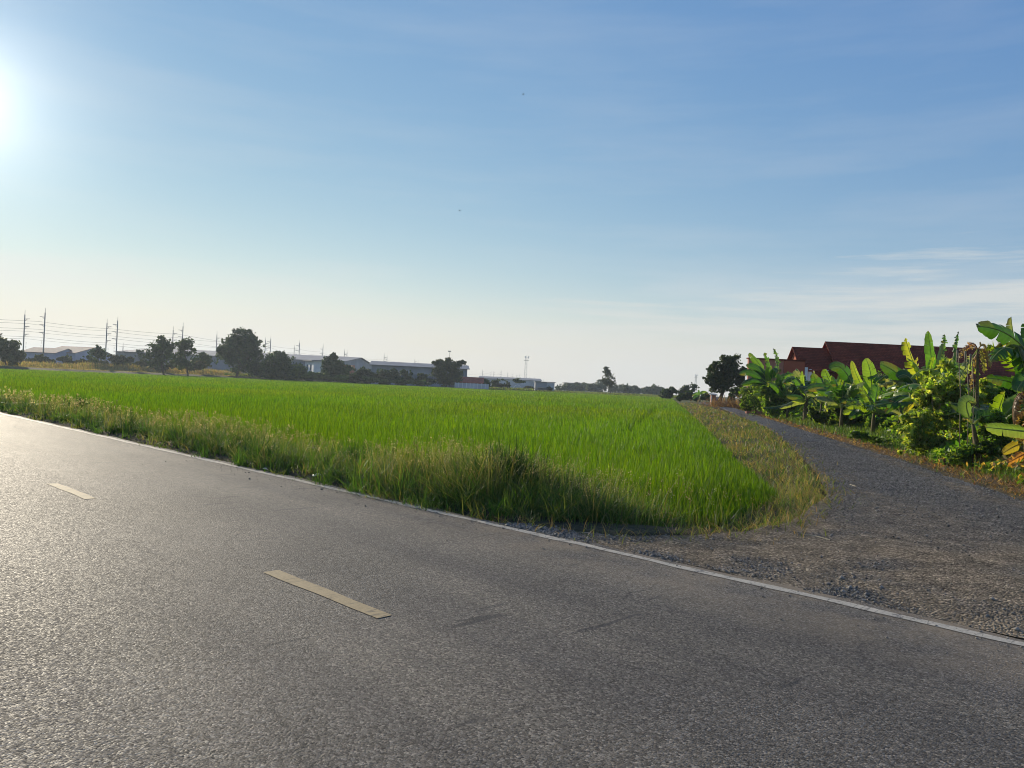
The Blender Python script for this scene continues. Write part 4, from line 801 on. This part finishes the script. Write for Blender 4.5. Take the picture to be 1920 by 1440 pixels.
def two_doors(t, T):
    for u0, u1 in ((2, 7.5), (11, 15)):
        mb = MB(); mb.box(u0, -.1, -.2, u1, -.02, 3.9, T); mb.build('door', M['dark'], t)
gable('warehouse', 'pale blue grey shed with a low brown roof behind the first bracketed pole', 'warehouse', (at(40, 660, 330).x, 330), 0, 14.5, 18, 7.0, 9.2, M['wallblue'], M['roofpink'], .5, extra=two_doors)
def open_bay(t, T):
    mb = MB(); mb.box(2, -.1, 3.2, 12, -.02, 6.6, T); mb.build('bay_shade_panel', M['dark'], t)  # flat near-black slab on the wall, shade of an open bay painted in
gable('warehouse', 'bluish shed with a broad pinkish roof and pale end wall left of the dark shrub', 'warehouse', (at(88, 660, 345).x, 342), -.25, 17.5, 22, 7.6, 10.6, M['wallblue'], M['roofpink'], .6, extra=open_bay)
gable('shed', 'small pale blue shed beside the second pair of poles', 'shed', (at(201, 660, 340).x, 340), 0, 4, 8, 4.4, 5.2, M['wallblue'], M['roofgrey'], .3)
def box_building(name, label, px0, px1, top, Y, D, mw, mr, seg):
    a = at(px0, top, Y); b = at(px1, top, Y); t = thing(name, (a.x, Y, -.3), label, 'building'); mb = MB(); xm = a.x+(b.x-a.x)*seg
    mb.box(a.x, Y, -.3, xm, Y+D, a.z); mb.build('wall', mw, t)
    mb = MB(); mb.box(xm+.02, Y-.1, -.3, b.x, Y+D, a.z-.15); mb.build('end_wall', mr, t)
    mb = MB(); mb.box(a.x-.4, Y-.5, a.z, b.x+.4, Y+D+.4, a.z+.25); mb.build('roof', M['steel'], t)
    mb = MB(); mb.box(a.x+1, Y-2.5, 1.6, xm-.5, Y-.15, 1.8); mb.build('awning', M['beige'], t)
box_building('flat_building', 'grey flat roofed box building with a pale bluish end', 1004, 1040, 716, 332, 12, M['wallgrey'], M['wallpale'], .6)
box_building('flat_building', 'long flat roofed building above the hazy woods', 1058, 1114, 717.5, 610, 20, M['wallgrey'], M['wallgrey'], .55)
def low_wall():
    a = at(853, 722, 279); b = at(917, 722, 281); t = thing('boundary_wall', (a.x, a.y, -.3), 'low bluish white wall at the end of the paddy beside the bamboo-like tree', 'wall'); mb = MB(); n = 9; mp = MB()
    for k in range(n):
        p = Vector((a.x, a.y, 0)).lerp(Vector((b.x, b.y, 0)), k/n); q = Vector((a.x, a.y, 0)).lerp(Vector((b.x, b.y, 0)), (k+1)/n)
        mb.box(p.x+.1, p.y, -.3, q.x-.1, p.y+.2, 2.05); mp.box(p.x-.1, p.y-.08, -.3, p.x+.1, p.y+.28, 2.2)
    mb.build('wall_panel', M['wallpale'], t); mp.build('post', M['white'], t); t['kind'] = 'thing'
low_wall()
c0 = at(855, 716, 288); c1 = at(905, 716, 288)
gable('shed', 'low shed with an orange red roof behind the bluish wall', 'shed', (c0.x, 288), 0, c1.x-c0.x, 7, 2.5, 4.3, M['pinkwall'], M['redroof'], .4)
def hoops():
    a = at(962, 728, 322); b = at(978, 728, 322); t = thing('hooped_shelter', (a.x, a.y, -.2), 'small shelter of white curved hoops with dark netting in the far yard', 'shelter')
    w = b.x-a.x; mb = MB()
    for k in range(4):
        y = a.y+k*1.5; mb.tube([(a.x+w*(.5-.5*math.cos(q/8*math.pi)), y, -.2+2.6*math.sin(q/8*math.pi)) for q in range(9)], .13, 5)
    mb.build('hoop', M['white'], t); mb = MB()
    P = [[(a.x+w*(.5-.47*math.cos(q/8*math.pi)), a.y+k*4.5, -.2+2.45*math.sin(q/8*math.pi)) for q in range(9)] for k in (0, 1)]
    mb.add(P[0]+P[1], [(q, q+1, q+10, q+9) for q in range(8)]); mb.build('netting', M['dark'], t)
hoops()
tree('bush', 'long low dark hedge row along the foot of the sheds', 'hedge', 640, 290, [(x, 709+(x-640)*.04, 17, 8+3*math.sin(x*.21)) for x in range(500, 805, 16)], 9000, .42, DK+MD, gap=-.9, depth=.6)
tree('bush', 'dry brown bushes strung along the bank behind the reeds', 'bushes', 215, 268, [(x, 675+x*.035+3*math.sin(x*.3), 15, 7+4*math.sin(x*.17+1)) for x in range(45, 400, 15)], 7000, .42, OL+[(.09, .08, .04)], gap=-.6, depth=.6)
# ---- house with red tiled roofs
def tiles(name, c):
    m, nt, out = newmat(name); p = N(nt, 'ShaderNodeBsdfPrincipled'); tc = N(nt, 'ShaderNodeTexCoord'); o = tc.outputs['Object']
    b = N(nt, 'ShaderNodeTexBrick'); b.inputs['Scale'].default_value = 1; b.inputs['Brick Width'].default_value = .3; b.inputs['Row Height'].default_value = .24; b.inputs['Mortar Size'].default_value = .02
    b.inputs['Color1'].default_value = (*c, 1); b.inputs['Color2'].default_value = (*[k*.72 for k in c], 1); b.inputs['Mortar'].default_value = (*[k*.35 for k in c], 1)
    cx = N(nt, 'ShaderNodeCombineXYZ'); s = N(nt, 'ShaderNodeSeparateXYZ'); L(nt, o, s.inputs[0]); L(nt, s.outputs[0], cx.inputs[0]); L(nt, math_(nt, 'MULTIPLY', s.outputs[2], 1.4), cx.inputs[1]); L(nt, cx.outputs[0], b.inputs['Vector'])
    n = noise(nt, .8, 6, o); L(nt, mixc(nt, 1.0, b.outputs['Color'], ramp(nt, n.outputs['Fac'], [(.3, (.65, .65, .65)), (.7, (1.25, 1.2, 1.2))]).outputs[0], 'MULTIPLY'), p.inputs['Base Color'])
    p.inputs['Roughness'].default_value = .9; p.inputs['Specular IOR Level'].default_value = .15; bp = N(nt, 'ShaderNodeBump'); bp.inputs['Strength'].default_value = .8; bp.inputs['Distance'].default_value = .05
    L(nt, b.outputs['Fac'], bp.inputs['Height']); bp.invert = True; L(nt, bp.outputs[0], p.inputs['Normal']); L(nt, p.outputs[0], out.inputs[0]); return m
M['tiles'] = tiles('clay_tiles', (.25, .052, .026))
def house():
    Y = 80; R0 = at(1547, 640, Y); R1x = R0.x+21; zr = R0.z; W = 7.4; ze = zr-3.4
    t = thing('house', (R0.x, Y, 0), 'house with stepped dark red tiled roofs and orange gables behind the bananas', 'house')
    def roof(name, x0, x1, yr, w, zr_, drop, parent=t):
        mb = MB(); k = 2
        for s in (-1, 1):
            q = [(x0, yr+s*w/2, zr_-drop), (x1, yr+s*w/2, zr_-drop), (x1, yr, zr_), (x0, yr, zr_)]
            if s > 0: q = q[::-1]
            mb.hexa([(x, y, z-.1) for x, y, z in q]+q)
        ob = mb.build(name, M['tiles'], parent)
        rb = MB(); n = int((x1-x0)/.32)
        for i in range(n):
            x = x0+i*.32; rb.tube([(x, yr, zr_+.03), (x+.2, yr, zr_+.05), (x+.3, yr, zr_+.03)], [.13, .16, .13], 6)
        # rake tiles down the lit gable edge
        for s in (-1, 1):
            m = 12
            for i in range(m):
                f = i/m; f2 = (i+.9)/m
                rb.tube([(x0-.16, yr+s*w/2*f, zr_-drop*f+.06), (x0-.16, yr+s*w/2*f2, zr_-drop*f2+.06)], [.2, .24], 6)
        rb.build('ridge_cap', M['ridge'], ob)
        return ob
    def gab(x, yr, w, zr_, drop, zb, mat):
        mb = MB(); q = [(x, yr-w/2, zb), (x, yr+w/2, zb), (x, yr+w/2, zr_-drop), (x, yr, zr_-.12), (x, yr-w/2, zr_-drop)]
        mb.add(q+[(a+.15, b, c) for a, b, c in q], [(4, 3, 2, 1, 0), (5, 6, 7, 8, 9)]+[(i, (i+1) % 5, 5+(i+1) % 5, 5+i) for i in range(5)]); return mb.build('gable_wall', mat, t)
    roof('roof', R0.x, R1x, Y, W, zr, 3.6); gab(R0.x+.4, Y, W-1.7, zr-.1, 2.6, 2.5, M['orange'])
    w0 = at(1485, 650, Y); roof('wing_roof', w0.x, R0.x+.3, Y, 5.2, w0.z, 2.5); gab(w0.x+.4, Y, 4.0, w0.z-.1, 1.95, 2.5, M['orange'])
    r2 = at(1772, 664, Y-6); roof('porch_roof', r2.x-1.5, r2.x+8, Y-6.6, 4.8, zr-1.7, 2.0)
    mb = MB(); mb.box(R0.x+.6, Y-2.7, -.05, R1x-.4, Y+2.7, ze+.3); mb.build('wall', M['orange'], t)
    mb = MB(); mb.box(w0.x+.75, Y-1.8, -.05, R0.x+.5, Y+1.8, w0.z-1.95); mb.build('wing_wall', M['orange'], t)
    for x in (w0.x+1.4, R0.x+3.5, R0.x+7.5, R0.x+11):
        mb = MB(); y0 = Y-2.85 if x > R0.x else Y-1.95; mb.box(x, y0, 1.8, x+1.6, y0+.14, 3.6); w = mb.build('window', M['glass'], t)
        mb = MB(); mb.box(x-.1, y0-.06, 1.68, x+1.7, y0+.1, 1.79); mb.box(x-.1, y0-.06, 3.61, x+1.7, y0+.1, 3.72); mb.build('frame', M['white'], w)
    for x in (w0.x+.9, w0.x+2.6, R0.x+1.2):
        mb = MB(); mb.box(x, Y-2.5, -.05, x+.3, Y-2.2, w0.z-2.35); mb.build('porch_post', M['white'], t)
house()
def pink_annex():
    Y = 73; a = at(1404, 673, Y); b = at(1470, 675, Y); c = at(1509, 677, Y); t = thing('garden_wall', (a.x, Y, 0), 'tall pink and orange plastered wall with dark coping left of the red roofed house', 'wall')
    mb = MB(); mb.box(a.x, Y, -.1, b.x, Y+.35, a.z); mb.build('pink_panel', M['pinkwall'], t)
    mb = MB(); mb.box(b.x+.01, Y-.05, -.1, c.x, Y+.4, a.z-.02); mb.build('orange_panel', M['orange'], t)
    mb = MB(); mb.box(a.x-.08, Y-.12, a.z+.003, c.x+.08, Y+.5, a.z+.13); mb.build('coping', M['tiles'], t)
    mb = MB(); mb.box(c.x+.02, Y-.1, -.1, c.x+.28, Y+.3, a.z-.55); mb.build('post', M['white'], t); t['kind'] = 'thing'
pink_annex()
def hut():
    Y = 128; a = at(1333.5, 752, Y); b = at(1342, 752, Y); tz = at(1338, 739, Y).z; t = thing('hut', (a.x, Y, -.1), 'tiny pink walled hut with white corner post under the round tree', 'hut')
    mb = MB(); mb.box(a.x+.12, Y, -.1, b.x, Y+1.2, tz-.2); mb.build('wall', M['pinkwall'], t)
    mb = MB(); mb.box(a.x-.06, Y-.05, -.1, a.x+.1, Y+.1, tz-.2); mb.build('corner_post', M['white'], t)
    mb = MB(); mb.box(b.x+.02, Y+.1, -.1, b.x+.55, Y+1.1, tz-.45); mb.build('side_panel', M['wallblue'], t)
    mb = MB(); mb.hexa([(a.x-.2, Y-.3, tz-.2), (b.x+.2, Y-.3, tz-.2), (b.x+.2, Y+1.4, tz), (a.x-.2, Y+1.4, tz), (a.x-.2, Y-.3, tz-.08), (b.x+.2, Y-.3, tz-.08), (b.x+.2, Y+1.4, tz+.12), (a.x-.2, Y+1.4, tz+.12)]); mb.build('roof', M['steel'], t)
hut()
# ---------------------------------------------------------------- power line
ORD = 'first second third fourth fifth sixth seventh eighth ninth tenth eleventh twelfth thirteenth fourteenth fifteenth'.split()
def pole(px, top, hgt, side, label, levels=3, rad=.2, group='power poles along the far road'):
    Y = (hgt-1.9)*F/(hor(px)-top); p = at(px-.03*(hor(px)-top)*0, hor(px), Y); x = at(px, top, Y).x
    t = thing('power_pole', (x, Y, -.3), label, 'power pole', group); mb = MB(); mb.tube([(x, Y, -.4), (x, Y, hgt*.5), (x, Y, hgt-1.5)], [rad*1.3, rad*1.1, rad*.9], 8); mb.build('pole', M['concrete'], t, True)
    mb = MB(); mb.tube([(x, Y, hgt-1.5), (x, Y, hgt+.2)], [rad*.45, rad*.3], 5); mb.build('lightning_rod', M['steel'], t); tips = []
    for k in range(levels):
        z = hgt-3.2-2.9*k; mb = MB(); ax = x+side*1.9
        mb.tube([(x, Y, z), (ax, Y, z+.15)], [.13, .1], 5); mb.tube([(x, Y, z-.9), (x+side*1.0, Y, z+.05)], [.07, .07], 4); br = mb.build('bracket', M['steel'], t)
        mb = MB(); mb.tube([(ax, Y, z+.1), (ax, Y, z-.5), (ax, Y, z-1.1), (ax, Y, z-1.7)], [.1, .17, .1, .14], 6); mb.build('insulator', M['steel'], br); tips.append(Vector((ax, Y, z-1.7)))
    return tips
rowA = [(47, 584), (201, 600), (325, 614), (407, 623), (498, 634), (552, 648), (646, 656), (720.5, 663), (778, 672), (905, 693), (926, 694.5), (952, 697), (969, 701), (992, 705), (1019, 711)]
rowB = [(85, 580), (221, 596), (343.5, 607), (508, 631), (562, 639), (606, 646), (651, 658), (726, 667), (784, 676), (921, 695), (940, 694), (962, 699), (975, 700), (1002, 706), (1026, 712)]
tA = [pole(p, t, 22, 1, 'tall grey concrete power pole, %s from the left of the row bracketed to the right' % ORD[i]) for i, (p, t) in enumerate(rowA)]
tB = [pole(p, t, 22.6, -1, 'tall grey concrete power pole, %s from the left of the row bracketed to the left' % ORD[i]) for i, (p, t) in enumerate(rowB)]
for px, top, hg, lab in ((231, 645, 12, 'short plain power pole standing alone right of the small blue shed'), (257, 657, 9, 'short dark power pole against the left edge of the small pale tree')):
    pole(px, top, hg, 1, lab, 1, .16, 'short poles behind the scrub')
nw = 0
for tips in (tA, tB):
    for k in range(3):
        pts = [q[k] for q in tips]; first = pts[0]+(pts[0]-pts[1])*1.1; pts = [Vector((first.x-60, first.y-20, pts[0].z+1))]+pts; path = []
        for a, b in zip(pts, pts[1:]):
            sag = .012*(b-a).length
            for j in range(8): f = j/8; path.append(a.lerp(b, f)-Vector((0, 0, sag*4*f*(1-f))))
        path.append(pts[-1]); mb = MB(); mb.tube(path, .045, 4); o = mb.build('power_cable', M['cable'])
        tag(o, '%s of the three sagging cables on the %s row of power poles' % (['topmost', 'middle', 'lowest'][k], ['right bracketed', 'left bracketed'][nw]), 'cable', 'cables strung along the power poles')
    nw += 1
def mast(px, top, hgt, label, w=1.0):
    Y = (hgt-1.6)*F/(hor(px)-top); x = at(px, top, Y).x; t = thing('antenna_mast', (x, Y, -.3), label, 'antenna mast', 'antenna masts on the horizon')
    mb = MB(); n = 9; wd = lambda z: w*(1.5-.9*z/hgt)
    for a in range(4):
        sx, sy = ((-1, -1), (1, -1), (1, 1), (-1, 1))[a]; mb.tube([(x+sx*wd(0), Y+sy*wd(0), -.4), (x+sx*wd(hgt), Y+sy*wd(hgt), hgt)], .16, 4)
        tx, ty = ((1, -1), (1, 1), (-1, 1), (-1, -1))[a]
        for k in range(n):
            z0, z1 = hgt*k/n, hgt*(k+1)/n; mb.tube([(x+sx*wd(z0), Y+sy*wd(z0), z0), (x+tx*wd(z1), Y+ty*wd(z1), z1)], .09, 3); mb.tube([(x+sx*wd(z1), Y+sy*wd(z1), z1), (x+tx*wd(z1), Y+ty*wd(z1), z1)], .08, 3)
    mb.build('lattice', M['steel'], t)
    for k in range(3):
        a = k*2.1; mb = MB(); px_, py_ = x+2.0*w*math.cos(a), Y+2.0*w*math.sin(a)
        mb.box(px_-.35*w, py_-.35*w, hgt-2.2, px_+.35*w, py_+.35*w, hgt+.8); mb.tube([(x, Y, hgt-.8), (px_, py_, hgt-.8)], .1, 4); mb.build('antenna', M['white'], t)
    mb = MB(); mb.box(x-2.2*w, Y-2.2*w, hgt-5, x+2.2*w, Y+2.2*w, hgt-4.7); mb.build('platform', M['steel'], t)
    mb = MB(); mb.tube([(x, Y, hgt), (x, Y, hgt+2.2)], .12, 4); mb.build('spike', M['steel'], t)
mast(987, 669, 42, 'taller pale lattice antenna mast above the far warehouse roof', 1.5)
mast(1305, 703, 38, 'smaller hazy lattice antenna mast left of the round tree', 1.35)
def lamp():
    Y = 300; a = at(843, 659, Y); t = thing('lamp_mast', (a.x, Y, -.3), 'thin pale lamp mast rising out of the bamboo-like tree', 'lamp mast'); mb = MB(); mb.tube([(a.x+.1, Y, -.3), (a.x+.1, Y, a.z)], [.12, .07], 6); mb.build('mast', M['concrete'], t)
    mb = MB(); mb.box(a.x-.6, Y-.3, a.z-.1, a.x+.5, Y+.3, a.z+.25); mb.build('lamp_head', M['steel'], t)
lamp()
def bird(px, py, Y, s, label):
    c = at(px, py, Y); mb = MB(); mb.tube([c+Vector((-.5*s, 0, 0)), c+Vector((-.2*s, 0, .05*s)), c+Vector((.2*s, 0, .05*s)), c+Vector((.55*s, 0, 0))], [.03*s, .13*s, .12*s, .02*s], 6)
    for q in (-1, 1): mb.add([c+Vector((.2*s, 0, .05*s)), c+Vector((-.15*s, 0, .05*s)), c+Vector((-.2*s, q*.9*s, .3*s)), c+Vector((.1*s, q*.9*s, .32*s))], [(0, 1, 2, 3)])
    tag(mb.build('bird', M['dark']), label, 'bird', 'birds in the sky')
bird(981, 177, 120, .3, 'tiny dark speck of a bird high in the middle of the sky')
bird(862, 395, 130, .3, 'tiny dark speck of a bird in the pale sky above the far sheds')
# ---------------------------------------------------------------- air, sky, sun, camera
SAZ, SEL = math.radians(-36.7), math.radians(15.6)
SD = Vector((math.sin(SAZ)*math.cos(SEL), math.cos(SAZ)*math.cos(SEL), math.sin(SEL)))
HAZE = 1
if HAZE:
    mb = MB(); mb.box(-1850, -1850, -1.6, 1850, 1850, 62); m, nt, out = newmat('haze_air'); v = N(nt, 'ShaderNodeVolumePrincipled')
    v.inputs['Color'].default_value = (.74, .86, .98, 1); v.inputs['Density'].default_value = .00021; v.inputs['Anisotropy'].default_value = .35
    L(nt, v.outputs[0], out.inputs['Volume']); o = mb.build('haze', m); tag(o, kind='stuff'); o['label'] = 'thin pale haze over the plain'
w = bpy.data.worlds.new('World'); sc.world = w; w.use_nodes = True; nt = w.node_tree; nt.nodes.clear()
out = nt.nodes.new('ShaderNodeOutputWorld'); bg = nt.nodes.new('ShaderNodeBackground'); L(nt, bg.outputs[0], out.inputs[0])
sky = nt.nodes.new('ShaderNodeTexSky'); sky.sky_type = 'NISHITA'; sky.sun_disc = False; sky.sun_elevation = SEL; sky.sun_rotation = SAZ
sky.altitude = 0; sky.air_density = 1.0; sky.dust_density = .0; sky.ozone_density = 1.6
tc = N(nt, 'ShaderNodeTexCoord'); gen = tc.outputs['Generated']; sx = N(nt, 'ShaderNodeSeparateXYZ'); L(nt, gen, sx.inputs[0])
# even out the range of the sky: power and gain for each channel
sp_ = N(nt, 'ShaderNodeSeparateColor'); L(nt, sky.outputs[0], sp_.inputs[0]); cb = N(nt, 'ShaderNodeCombineColor')
for k, (g, e) in enumerate(((1.2, 1.04), (.93, .75), (.79, .33))):
    L(nt, math_(nt, 'MULTIPLY', math_(nt, 'POWER', math_(nt, 'MULTIPLY', sp_.outputs[k], .1), e), g), cb.inputs[k])
col = cb.outputs[0]
# pale dusty air low over the horizon
el = math_(nt, 'MULTIPLY', math_(nt, 'ARCSINE', sx.outputs[2]), 57.296/4.7)
hz = math_(nt, 'MULTIPLY', math_(nt, 'POWER', 2.718, math_(nt, 'MULTIPLY', math_(nt, 'MULTIPLY', el, el), -1.0)), .93)
azh = N(nt, 'ShaderNodeMapRange'); azh.inputs[1].default_value = -.1; azh.inputs[2].default_value = .35; azh.inputs[3].default_value = 1; azh.inputs[4].default_value = .55; L(nt, sx.outputs[0], azh.inputs[0])
col = mixc(nt, math_(nt, 'MULTIPLY', hz, azh.outputs[0]), col, (.69, .69, .625))
# thin cirrus drawn out in flat streaks
mp = N(nt, 'ShaderNodeMapping'); mp.inputs['Scale'].default_value = (1.6, 1.6, 13); mp.inputs['Rotation'].default_value = (0, .07, 0); L(nt, gen, mp.inputs['Vector'])
c1 = noise(nt, 1.7, 7, mp.outputs[0], .56); cf = ramp(nt, c1.outputs['Fac'], [(.44, (0, 0, 0)), (.72, (1, 1, 1))]).outputs[0]
band = ramp(nt, sx.outputs[2], [(0, (.55, .55, .55)), (.1, (.6, .6, .6)), (.16, (.16, .16, .16)), (.5, (.08, .08, .08))]).outputs[0]
col = mixc(nt, math_(nt, 'MULTIPLY', cf, band), col, (.76, .76, .75))
az = N(nt, 'ShaderNodeMapRange'); az.inputs[1].default_value = -.1; az.inputs[2].default_value = .15; L(nt, sx.outputs[0], az.inputs[0])
mp3 = N(nt, 'ShaderNodeMapping'); mp3.inputs['Scale'].default_value = (1.8, 1.8, 30); mp3.inputs['Rotation'].default_value = (0, .1, 0); mp3.inputs['Location'].default_value = (.3, .1, .35); L(nt, gen, mp3.inputs['Vector'])
c3 = noise(nt, 1.4, 9, mp3.outputs[0], .62)
top = math_(nt, 'SUBTRACT', math_(nt, 'ADD', sx.outputs[2], math_(nt, 'MULTIPLY', math_(nt, 'SUBTRACT', c3.outputs['Fac'], .5), .3)), math_(nt, 'MULTIPLY', sx.outputs[0], .12))
bank = ramp(nt, top, [(0, (.9, .9, .9)), (.05, (.85, .85, .85)), (.095, (0, 0, 0))]).outputs[0]
col = mixc(nt, math_(nt, 'MULTIPLY', math_(nt, 'MULTIPLY', bank, az.outputs[0]), .8), col, (.74, .745, .71))
# bright ring of air round the sun
dt = N(nt, 'ShaderNodeVectorMath', operation='DOT_PRODUCT'); L(nt, gen, dt.inputs[0]); dt.inputs[1].default_value = SD
th = math_(nt, 'MULTIPLY', math_(nt, 'ARCCOSINE', math_(nt, 'MINIMUM', dt.outputs['Value'], 1.0)), 57.296)
gl = math_(nt, 'ADD', math_(nt, 'MULTIPLY', math_(nt, 'POWER', 2.718, math_(nt, 'MULTIPLY', th, -1/2.9)), 1.3), math_(nt, 'MULTIPLY', math_(nt, 'POWER', 2.718, math_(nt, 'MULTIPLY', th, -1/9.)), .08))
col = mixc(nt, 1.0, col, mixc(nt, 1.0, (1, .95, .82), gl, 'MULTIPLY'), 'ADD')
col = mixc(nt, 1.0, col, (10, 10, 10), 'MULTIPLY')
L(nt, col, bg.inputs['Color']); bg.inputs['Strength'].default_value = .087
sun = bpy.data.lights.new('sun', 'SUN'); sun.energy = 5.0; sun.angle = math.radians(.6); sun.color = (1, .88, .68)
so = bpy.data.objects.new('sun', sun); COL.objects.link(so); so.rotation_euler = (-SD).to_track_quat('-Z', 'Y').to_euler()
cam = bpy.data.cameras.new('camera'); co = bpy.data.objects.new('camera', cam); COL.objects.link(co); cam.sensor_width = 36; cam.lens = F/1920*36; cam.clip_end = 8000; cam.clip_start = .05
co.location = (0, 0, H); co.rotation_euler = (Matrix.Rotation(math.pi/2+AL, 3, 'X') @ Matrix.Rotation(RO, 3, 'Z')).to_euler()
sc.camera = co
sc.view_settings.view_transform = 'Standard'; sc.view_settings.look = 'None'; sc.view_settings.exposure = .2; sc.view_settings.gamma = 1
sc.cycles.max_bounces = 6; sc.cycles.diffuse_bounces = 3; sc.cycles.glossy_bounces = 2; sc.cycles.transmission_bounces = 4; sc.cycles.volume_bounces = 0; sc.cycles.transparent_max_bounces = 6
sc.cycles.use_denoising = True; sc.cycles.denoising_prefilter = 'ACCURATE'; sc.cycles.filter_width = 1.0
